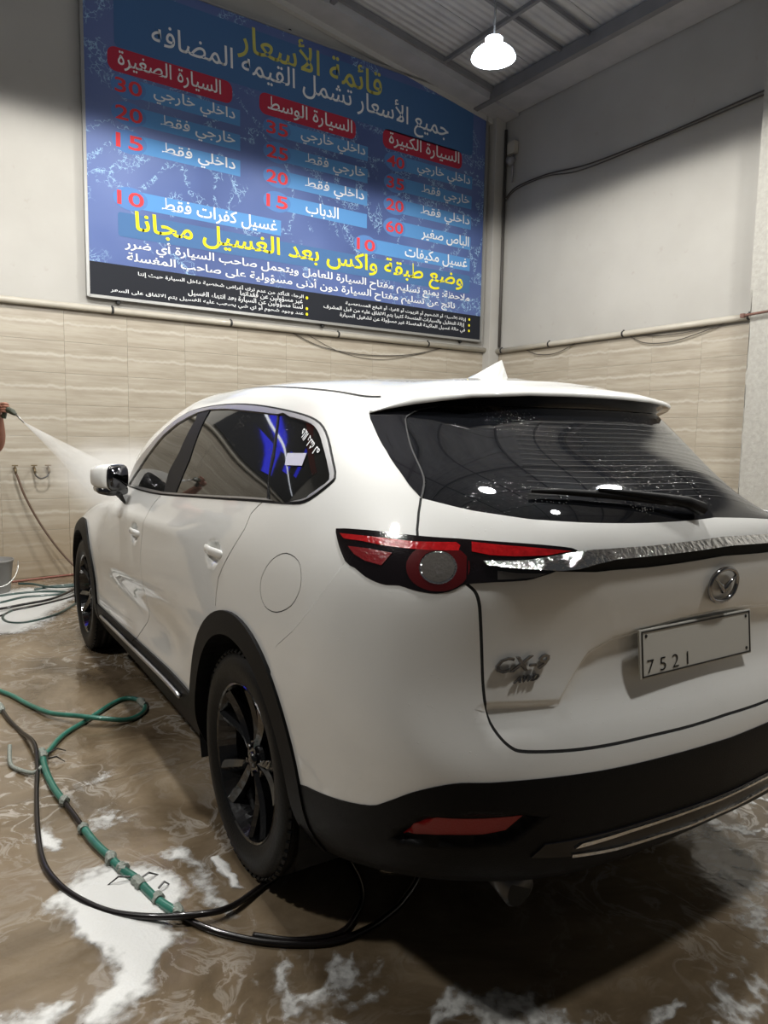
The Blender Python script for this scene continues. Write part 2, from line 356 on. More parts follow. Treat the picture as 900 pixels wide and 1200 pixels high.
# pale strip that closes the plaster under the roof on the sign wall, and on the side wall
tag(box('trim_3', (xc, WY - .03, CZ(xc) - .19), (L, .07, .07), simple('pale_batten', (.46, .45, .43), .6), rot=(0, ang, 0)), kind='structure')
tag(box('trim_4', (WX - .02, (WY - 6) / 2, 5.93), (.05, WY + 6, .06), M_['pier']), kind='structure')
# conduits along the top of the tiles
def conduit(label, p0, p1, clamps, r=.034):
    t = empty('conduit', p0); tag(t, label, 'pipe')
    d = Vector(p1) - Vector(p0); tube('pipe', [(0, 0, 0), d * .33, d * .66, d], r, M_['pvc'], t, 12)
    for c in clamps:
        bm = bmesh.new(); add_tube(bm, [d * c - d.normalized() * .012, d * c + d.normalized() * .012], r + .003, 12); add_box(bm, tuple(d * c + Vector((0, 0, r + .006))), (.015, .015, .014))
        link('clamp', bm_mesh('clamp', bm, M_['grey']), t)
conduit('pale conduit running under the price board along the left wall', (-4.5, WY - .045, 2.70), (WX - .05, WY - .045, 2.715), (.55, .66, .78, .9))
conduit('pale conduit running along the right wall above the tiles', (WX - .045, 3.93, 2.735), (WX - .045, WY - .05, 2.70), (.03, .42, .72, .95))
def wire(name, label, pts, r, mat, cat='cable'):
    P = cr(pts, 8); o = tube(name, [Vector(p) for p in P], r, mat); tag(o, label, cat); return o
wire('cable', 'dark cable swagged across the right wall above head height, upper strand', [(WX - .02, 7.66, 4.80), (WX - .025, 7.45, 4.89), (WX - .03, 6.9, 4.90), (WX - .03, 6.2, 4.83), (WX - .03, 5.2, 4.84), (WX - .03, 4.04, 4.90), (WX - .03, 2.8, 4.93), (WX - .03, .5, 4.92)], .009, M_['cable'])
wire('cable', 'second dark cable hanging just below the swagged one on the right wall', [(WX - .02, 7.66, 4.76), (WX - .025, 7.45, 4.86), (WX - .03, 6.9, 4.875), (WX - .03, 6.3, 4.79), (WX - .03, 5.2, 4.815), (WX - .03, 4.04, 4.86), (WX - .03, 2.8, 4.90), (WX - .03, .5, 4.89)], .008, M_['cable'])
wire('cable', 'thin loose wire looping below the conduit near the corner of the right wall', [(WX - .03, 7.2, 2.70), (WX - .03, 6.95, 2.60), (WX - .03, 6.6, 2.59), (WX - .03, 6.2, 2.72)], .005, M_['cable'])
wire('cable', 'thin loose wire hanging in a long loop under the right wall conduit', [(WX - .03, 5.55, 2.74), (WX - .03, 5.3, 2.60), (WX - .03, 4.95, 2.57), (WX - .03, 4.6, 2.63), (WX - .03, 4.2, 2.73)], .005, M_['cable'])
wire('cable', 'thin wire sagging behind the long loop on the right wall tiles', [(WX - .025, 5.5, 2.72), (WX - .025, 5.1, 2.655), (WX - .025, 4.7, 2.66), (WX - .025, 4.3, 2.75)], .004, M_['cable'])
wire('cable', 'thin wire sagging under the left wall conduit below the board', [(4.0, WY - .02, 2.68), (4.4, WY - .02, 2.55), (5.0, WY - .02, 2.50), (5.7, WY - .02, 2.55), (6.3, WY - .02, 2.69)], .005, M_['cable'])
wire('cable', 'fine wire hanging slightly lower under the left wall conduit', [(4.2, WY - .015, 2.68), (4.7, WY - .015, 2.50), (5.3, WY - .015, 2.46), (6.0, WY - .015, 2.60)], .003, M_['cable'])
tube_ = tube('corner_pipe', [(WX - .035, WY - .175, 2.76), (WX - .035, WY - .175, 3.6), (WX - .035, WY - .175, 5.7)], .020, M_['cable']); tag(tube_, 'dark pipe standing in the corner between the two walls', 'pipe')
bm = bmesh.new(); add_tube(bm, [(WX - .33, 3.95, 2.70), (WX - .33, 3.5, 2.72), (WX - .33, 2.4, 2.74)], .013, 10); add_box(bm, (WX - .33, 3.95, 2.70), (.04, .04, .04), .004)
tag(link('short_pipe', bm_mesh('short_pipe', bm, simple('rusty_red_pipe', (.12, .055, .04), .6, var=.3, bscale=20))), 'rusty red pipe crossing the flaking pier at the right edge', 'pipe')
# security camera on the side wall
t = empty('security_camera', (WX, 7.54, 5.28)); tag(t, 'small grey camera on a bracket high on the right wall near the corner', 'camera')
box('junction_box', (-.04, 0, .14), (.08, .14, .16), M_['pvc'], t, .008); tube('bracket', [(-.02, 0, .06), (-.03, 0, -.05), (-.03, 0, -.30)], .014, M_['beamd'], t)
bm = bmesh.new(); add_lathe(bm, [(.001, -.07), (.035, -.06), (.055, -.03), (.06, 0), (.06, .03), (.001, .035)], 16); link('dome', bm_mesh('dome', bm, M_['beamd'], True), t, (-.075, 0, -.03))
# ceiling lamps
M_['lampshade'] = simple('glowing_lamp_shade', (.8, .8, .8), .4, emis=(.70, .83, 1.0), es=16.0)
M_['bulb'] = simple('glowing_bulb', (.9, .9, .9), .4, emis=(.9, .95, 1.0), es=30.0)
lamp_labels = ['lit dome lamp hanging above the far corner of the bay', 'lit dome lamp hanging above the rear of the car, over the frame', 'lit dome lamp hanging by the right wall, outside the frame', 'lit dome lamp hanging over the front left of the car, above the frame', 'lit dome lamp hanging in the next bay to the left', 'lit dome lamp hanging behind the photographer']
for i, ((x, y, z), w) in enumerate(zip(LAMPS, LAMP_W)):
    t = empty('ceiling_lamp', (x, y, z)); tag(t, lamp_labels[i], 'lamp', 'dome lamps of the wash bay')
    bm = bmesh.new(); add_lathe(bm, [(.19, -.0), (.187, .012), (.172, .04), (.137, .072), (.10, .09), (.072, .10), (.065, .125), (.075, .135), (.075, .16), (.04, .17), (.001, .17)], 40)
    link('shade', bm_mesh('shade', bm, M_['lampshade'], True), t)
    bm = bmesh.new(); add_lathe(bm, [(.001, -.005), (.04, .005), (.055, .025), (.045, .05), (.03, .07), (.03, .09)], 20); link('bulb', bm_mesh('bulb', bm, M_['bulb'], True), t)
    zc = CZ(x) - z
    tube('cord', [(0, 0, .165), (.012, 0, .18 + (zc - .18) * .3), (-.008, .01, .18 + (zc - .18) * .6), (.01, 0, zc)], .009, M_['cable'], t)
    ld = bpy.data.lights.new('bulb_light', 'SPOT'); ld.energy = w; ld.color = (1.0, .972, .915); ld.spot_size = math.radians(178); ld.spot_blend = .10; ld.shadow_soft_size = .17
    lo = bpy.data.objects.new('bulb_light', ld); col.objects.link(lo); lo.parent = t; lo.location = (0, 0, -.03)

# ------------------------------------------------------------------ the price board
FORMS = {}
_b = {0x621: (0xFE80, 1), 0x622: (0xFE81, 2), 0x623: (0xFE83, 2), 0x624: (0xFE85, 2), 0x625: (0xFE87, 2), 0x626: (0xFE89, 4), 0x627: (0xFE8D, 2), 0x628: (0xFE8F, 4), 0x629: (0xFE93, 2), 0x62A: (0xFE95, 4), 0x62B: (0xFE99, 4), 0x62C: (0xFE9D, 4), 0x62D: (0xFEA1, 4), 0x62E: (0xFEA5, 4), 0x62F: (0xFEA9, 2), 0x630: (0xFEAB, 2), 0x631: (0xFEAD, 2), 0x632: (0xFEAF, 2), 0x633: (0xFEB1, 4), 0x634: (0xFEB5, 4), 0x635: (0xFEB9, 4), 0x636: (0xFEBD, 4), 0x637: (0xFEC1, 4), 0x638: (0xFEC5, 4), 0x639: (0xFEC9, 4), 0x63A: (0xFECD, 4), 0x641: (0xFED1, 4), 0x642: (0xFED5, 4), 0x643: (0xFED9, 4), 0x644: (0xFEDD, 4), 0x645: (0xFEE1, 4), 0x646: (0xFEE5, 4), 0x647: (0xFEE9, 4), 0x648: (0xFEED, 2), 0x649: (0xFEEF, 2), 0x64A: (0xFEF1, 4)}
def shape_ar(s):
    """joins Arabic letters into their written forms and puts them in left-to-right drawing order"""
    out = []; i = 0
    def joins_next(ch): return ord(ch) in _b and _b[ord(ch)][1] == 4
    while i < len(s):
        ch = s[i]; o = ord(ch)
        if o not in _b: out.append(ch); i += 1; continue
        prev = i > 0 and joins_next(s[i - 1])
        if o == 0x644 and i + 1 < len(s) and ord(s[i + 1]) in (0x622, 0x623, 0x625, 0x627):
            out.append(chr({0x622: 0xFEF5, 0x623: 0xFEF7, 0x625: 0xFEF9, 0x627: 0xFEFB}[ord(s[i + 1])] + (1 if prev else 0))); i += 2; continue
        nxt = i + 1 < len(s) and ord(s[i + 1]) in _b and s[i + 1] != '\u0621'
        base, n = _b[o]
        if n == 4: f = 3 if (prev and nxt) else 1 if prev else 2 if nxt else 0
        elif n == 2: f = 1 if prev else 0
        else: f = 0
        out.append(chr(base + f)); i += 1
    return ''.join(out[::-1])
def text_mesh(body, extrude=0.0, bold=0.0, res=2, bevel=0.0, shear=0.0):
    c = bpy.data.curves.new('txt', 'FONT'); c.body = body; c.resolution_u = res; c.extrude = extrude; c.offset = bold; c.bevel_depth = bevel; c.shear = shear
    o = bpy.data.objects.new('txt', c); col.objects.link(o); bpy.context.view_layer.update()
    me = bpy.data.meshes.new_from_object(o); bpy.data.objects.remove(o); bpy.data.curves.remove(c)
    return me
def fit(me, x0, x1, z0, z1, y):
    """lays a flat text mesh in the plane of the board, filling the given rectangle"""
    co = np.array([v.co for v in me.vertices]); mn = co.min(0); mx = co.max(0)
    for v in me.vertices:
        px = (v.co.x - mn[0]) / (mx[0] - mn[0]); pz = (v.co.y - mn[1]) / (mx[1] - mn[1]); d = v.co.z
        v.co = (x0 + px * (x1 - x0), y - d, z0 + pz * (z1 - z0))
M_['ink_white'] = simple('white_print', (.72, .74, .76), .65, spec=.2)
M_['ink_yellow'] = simple('yellow_print', (.72, .66, .02), .65, spec=.2)
M_['ink_gold'] = simple('dull_yellow_print', (.48, .46, .12), .65, spec=.2)
M_['ink_red'] = simple('red_print', (.62, .05, .06), .65, spec=.2)
M_['ink_redpill'] = simple('red_banner_print', (.40, .03, .06), .65, spec=.2)
M_['ink_bar'] = simple('light_blue_print', (.09, .25, .52), .65, spec=.2)
M_['ink_oval'] = simple('pale_blue_print', (.09, .20, .45), .65, spec=.2)
M_['ink_dark'] = simple('charcoal_print', (.012, .014, .020), .65, spec=.2)
M_['ink_band'] = simple('mid_blue_print', (.06, .14, .30), .65, spec=.2)
def boardm():
    m, nt, p = nodes('blue_water_print'); tc = N(nt, 'ShaderNodeTexCoord')
    n = N(nt, 'ShaderNodeTexNoise', i_Scale=.55); n.inputs['Detail'].default_value = 3; nt.links.new(tc.outputs['Object'], n.inputs['Vector'])
    r = ramp(nt, [(.3, (.045, .07, .19)), (.5, (.08, .12, .29)), (.72, (.13, .175, .36))]); nt.links.new(n.outputs['Fac'], r.inputs[0])
    # splashes: thin bright filaments inside a few islands
    nw = N(nt, 'ShaderNodeTexNoise', i_Scale=5.); nw.inputs['Detail'].default_value = 5; nt.links.new(tc.outputs['Object'], nw.inputs['Vector'])
    ad = N(nt, 'ShaderNodeMix', data_type='RGBA', blend_type='ADD'); ad.inputs[0].default_value = .5; nt.links.new(tc.outputs['Object'], ad.inputs[6]); nt.links.new(nw.outputs['Color'], ad.inputs[7])
    v = N(nt, 'ShaderNodeTexVoronoi', feature='DISTANCE_TO_EDGE', i_Scale=13.); nt.links.new(ad.outputs[2], v.inputs['Vector'])
    mr = N(nt, 'ShaderNodeMapRange', i_1=.01, i_2=.07, i_3=1., i_4=0.); nt.links.new(v.outputs['Distance'], mr.inputs[0])
    ni = N(nt, 'ShaderNodeTexNoise', i_Scale=.95); ni.inputs['Detail'].default_value = 4; ni.inputs['Distortion'].default_value = 1.5; nt.links.new(tc.outputs['Object'], ni.inputs['Vector'])
    a = N(nt, 'ShaderNodeMath', operation='SUBTRACT', i_1=.5); nt.links.new(ni.outputs['Fac'], a.inputs[0]); ab = N(nt, 'ShaderNodeMath', operation='ABSOLUTE'); nt.links.new(a.outputs[0], ab.inputs[0])
    ms = N(nt, 'ShaderNodeMapRange', i_1=.012, i_2=.035, i_3=1., i_4=0.); nt.links.new(ab.outputs[0], ms.inputs[0])
    ml = N(nt, 'ShaderNodeMath', operation='MULTIPLY'); nt.links.new(mr.outputs[0], ml.inputs[0]); nt.links.new(ms.outputs[0], ml.inputs[1])
    mx = N(nt, 'ShaderNodeMix', data_type='RGBA'); mx.inputs[7].default_value = (.30, .48, .66, 1); nt.links.new(ml.outputs[0], mx.inputs[0]); nt.links.new(r.outputs[0], mx.inputs[6]); nt.links.new(mx.outputs[2], p.inputs['Base Color'])
    p.inputs['Roughness'].default_value = .6; p.inputs['Specular IOR Level'].default_value = .25; return m
M_['board'] = boardm()
SY = WY - .05
sg = empty('price_board', (4.32, SY, 2.84)); tag(sg, 'big blue printed price board in Arabic with red banners on the left wall', 'sign')
def on(name, me): return link(name, me, sg, (-4.32, -SY, -2.84))
Bx0, Bx1, Bz0, Bz1 = 1.705, 6.935, 2.845, 6.0
on('panel', mesh('panel', [(Bx0, SY, Bz0), (Bx1, SY, Bz0), (Bx1, SY, Bz1), (Bx0, SY, Bz1), (Bx0, SY + .03, Bz0), (Bx1, SY + .03, Bz0), (Bx1, SY + .03, Bz1), (Bx0, SY + .03, Bz1)], [(0, 1, 2, 3), (4, 7, 6, 5), (0, 4, 5, 1), (1, 5, 6, 2), (2, 6, 7, 3), (3, 7, 4, 0)], M_['board']))
bm = bmesh.new()
for c, s in (((Bx0 - .01, SY + .01, (Bz0 + Bz1) / 2), (.03, .05, Bz1 - Bz0 + .04)), ((Bx1 + .01, SY + .01, (Bz0 + Bz1) / 2), (.03, .05, Bz1 - Bz0 + .04)), (((Bx0 + Bx1) / 2, SY + .01, Bz0 - .012), (Bx1 - Bx0, .05, .03)), (((Bx0 + Bx1) / 2, SY + .01, Bz1 + .012), (Bx1 - Bx0, .05, .03))): add_box(bm, c, s)
on('frame', bm_mesh('frame', bm, simple('aluminium_frame', (.33, .33, .32), .4, .6)))
def quad(name, x0, x1, z0, z1, mat, y, rnd=0.0, seg=7):
    pts = []
    for cx, cz, a0 in ((x1 - rnd, z1 - rnd, 0), (x0 + rnd, z1 - rnd, 90), (x0 + rnd, z0 + rnd, 180), (x1 - rnd, z0 + rnd, 270)):
        for k in range(seg if rnd else 1):
            a = math.radians(a0 + (90 * k / (seg - 1) if rnd else 0)); pts.append((cx + rnd * math.cos(a), y, cz + rnd * math.sin(a)))
    return on(name, mesh(name, pts, [tuple(range(len(pts)))[::-1]], mat))
def oval(cx, cz, rx, rz, mat, y):
    pts = [(cx + rx * math.cos(2 * PI * k / 28), y, cz + rz * math.sin(2 * PI * k / 28)) for k in range(28)]
    return on('price_oval', mesh('price_oval', pts, [tuple(range(28))[::-1]], mat))
def txt(s, x0, x1, z0, z1, mat, y=SY - .006, bold=0.012, res=2, ar=True, name='lettering'):
    me = text_mesh(shape_ar(s) if ar else s, 0, bold, res); fit(me, x0, x1, z0, z1, y); me.materials.append(mat); me.name = name
    return on(name, me)
y1, y2 = SY - .002, SY - .004
quad('dark_footer', Bx0, Bx1, Bz0, 3.175, M_['ink_dark'], y1)
quad('title_band', 2.0, 6.7, 5.28, 5.90, M_['ink_band'], y1, .05)
txt('قائمة الأسعار', 3.30, 5.20, 5.56, 5.98, M_['ink_gold'], bold=.008)
txt('جميع الأسعار تشمل القيمه المضافه', 2.37, 6.27, 5.31, 5.68, M_['ink_white'], bold=.006)
def pill(x0, x1, zc, s, tx0, tx1):
    quad('banner', x0, x1, zc - .115, zc + .115, M_['ink_redpill'], y1, .08); txt(s, tx0, tx1, zc - .09, zc + .10, M_['ink_white'], bold=.01)
pill(1.93, 3.24, 5.165, 'السيارة الصغيرة', 2.03, 3.11)
pill(3.56, 4.83, 5.165, 'السيارة الوسط', 3.66, 4.78)
pill(5.23, 6.52, 5.18, 'السيارة الكبيرة', 5.32, 6.47)
def row(xn, num, x1, z, s, tx0, tx1, lit=True):
    quad('price_bar', xn, x1, z - .085, z + .085, M_['ink_bar'], y1)
    oval(xn, z, .175, .115, M_['ink_oval'], y2 + .001)
    txt(num, xn - .135, xn + .135, z - .07, z + .07, M_['ink_red'], ar=False, bold=.014, res=3, name='price')
    txt(s, tx0, tx1, z - .085, z + .085, M_['ink_white'])
r1, r2, r3, r4, r5 = 4.93, 4.67, 4.40, 4.13, 3.845
row(2.13, '30', 3.33, r1, 'داخلي خارجي', 2.38, 3.27)
row(2.13, '20', 3.33, r2, 'خارجي فقط', 2.45, 3.27)
row(2.13, '15', 3.33, r3, 'داخلي فقط', 2.46, 3.27)
row(2.13, '10', 3.83, r5, 'غسيل كفرات فقط', 2.45, 3.78)
row(3.78, '35', 5.01, r1, 'داخلي خارجي', 4.08, 4.97)
row(3.78, '25', 5.01, r2, 'خارجي فقط', 4.14, 4.97)
row(3.78, '20', 5.01, r3, 'داخلي فقط', 4.14, 4.96)
row(3.78, '15', 5.01, r4, 'الدباب', 4.15, 4.60)
row(5.43, '40', 6.71, r1, 'داخلي خارجي', 5.77, 6.67)
row(5.43, '35', 6.71, r2, 'خارجي فقط', 5.85, 6.67)
row(5.43, '20', 6.71, r3, 'داخلي فقط', 5.84, 6.68)
row(5.43, '60', 6.71, r4, 'الباص صغير', 5.86, 6.68)
row(5.00, '10', 6.71, r5, 'غسيل مكيفات', 5.60, 6.66)
quad('offer_band', 2.0, 6.72, 3.46, 3.70, M_['ink_band'], y1, .03)
txt('وضع طبقة واكس بعد الغسيل مجانا', 2.17, 6.59, 3.44, 3.74, M_['ink_yellow'], bold=.016)
txt('ملاحظة: يمنع تسليم مفتاح السيارة للعامل ويتحمل صاحب السيارة أي ضرر', 2.06, 6.72, 3.31, 3.47, M_['ink_white'], bold=.016)
txt('ناتج عن تسليم مفتاح السيارة دون أدنى مسؤولية على صاحب المغسلة', 2.08, 6.46, 3.185, 3.335, M_['ink_white'], bold=.016)
for s, x0, x1, z in (('الرجاء التأكد من عدم ترك أغراض شخصية داخل السيارة حيث إننا', 2.19, 4.125, 3.105), ('غير مسؤولين عن فقدانها', 3.32, 4.115, 3.045), ('لسنا مسؤولين عن السيارة بعد انتهاء الغسيل', 2.72, 4.115, 2.98), ('عند وجود شحوم أو اي شي يصعب عليه الغسيل يتم الاتفاق على السعر', 1.91, 4.125, 2.91),
    ('إزالة الأصباغ أو الشحوم أو الزيوت أو الغراء أو البقع المستعصية', 4.71, 6.665, 3.10), ('إزالة التظليل والسيارات المتسخة كثيرا يتم الاتفاق عليه من قبل المشرف', 4.40, 6.64, 3.02), ('في حالة غسيل الماكينة المغسلة غير مسؤولة عن تشغيل السيارة', 4.63, 6.655, 2.945)):
    txt(s, x0, x1, z - .032, z + .036, M_['ink_white'], bold=.012, res=1)
for x, z in ((4.172, 3.10), (4.172, 2.975), (4.172, 2.91), (6.727, 3.11), (6.727, 3.03), (6.727, 2.955)):
    on('bullet', mesh('bullet', [(x + .018 * math.cos(k * PI / 4), SY - .005, z + .018 * math.sin(k * PI / 4)) for k in range(8)], [tuple(range(8))[::-1]], M_['ink_yellow']))
for x, z in ((1.994, 2.80), (4.407, 2.80), (6.6, 2.80), (3.95, 6.04)):
    bm = bmesh.new(); add_lathe(bm, [(.001, .03), (.018, .028), (.024, .01), (.024, 0)], 10, Matrix.Rotation(PI / 2, 4, 'X')); o = on('bolt', bm_mesh('bolt', bm, M_['grey'])); o.location = (x - 4.32, .04, z - 2.84)

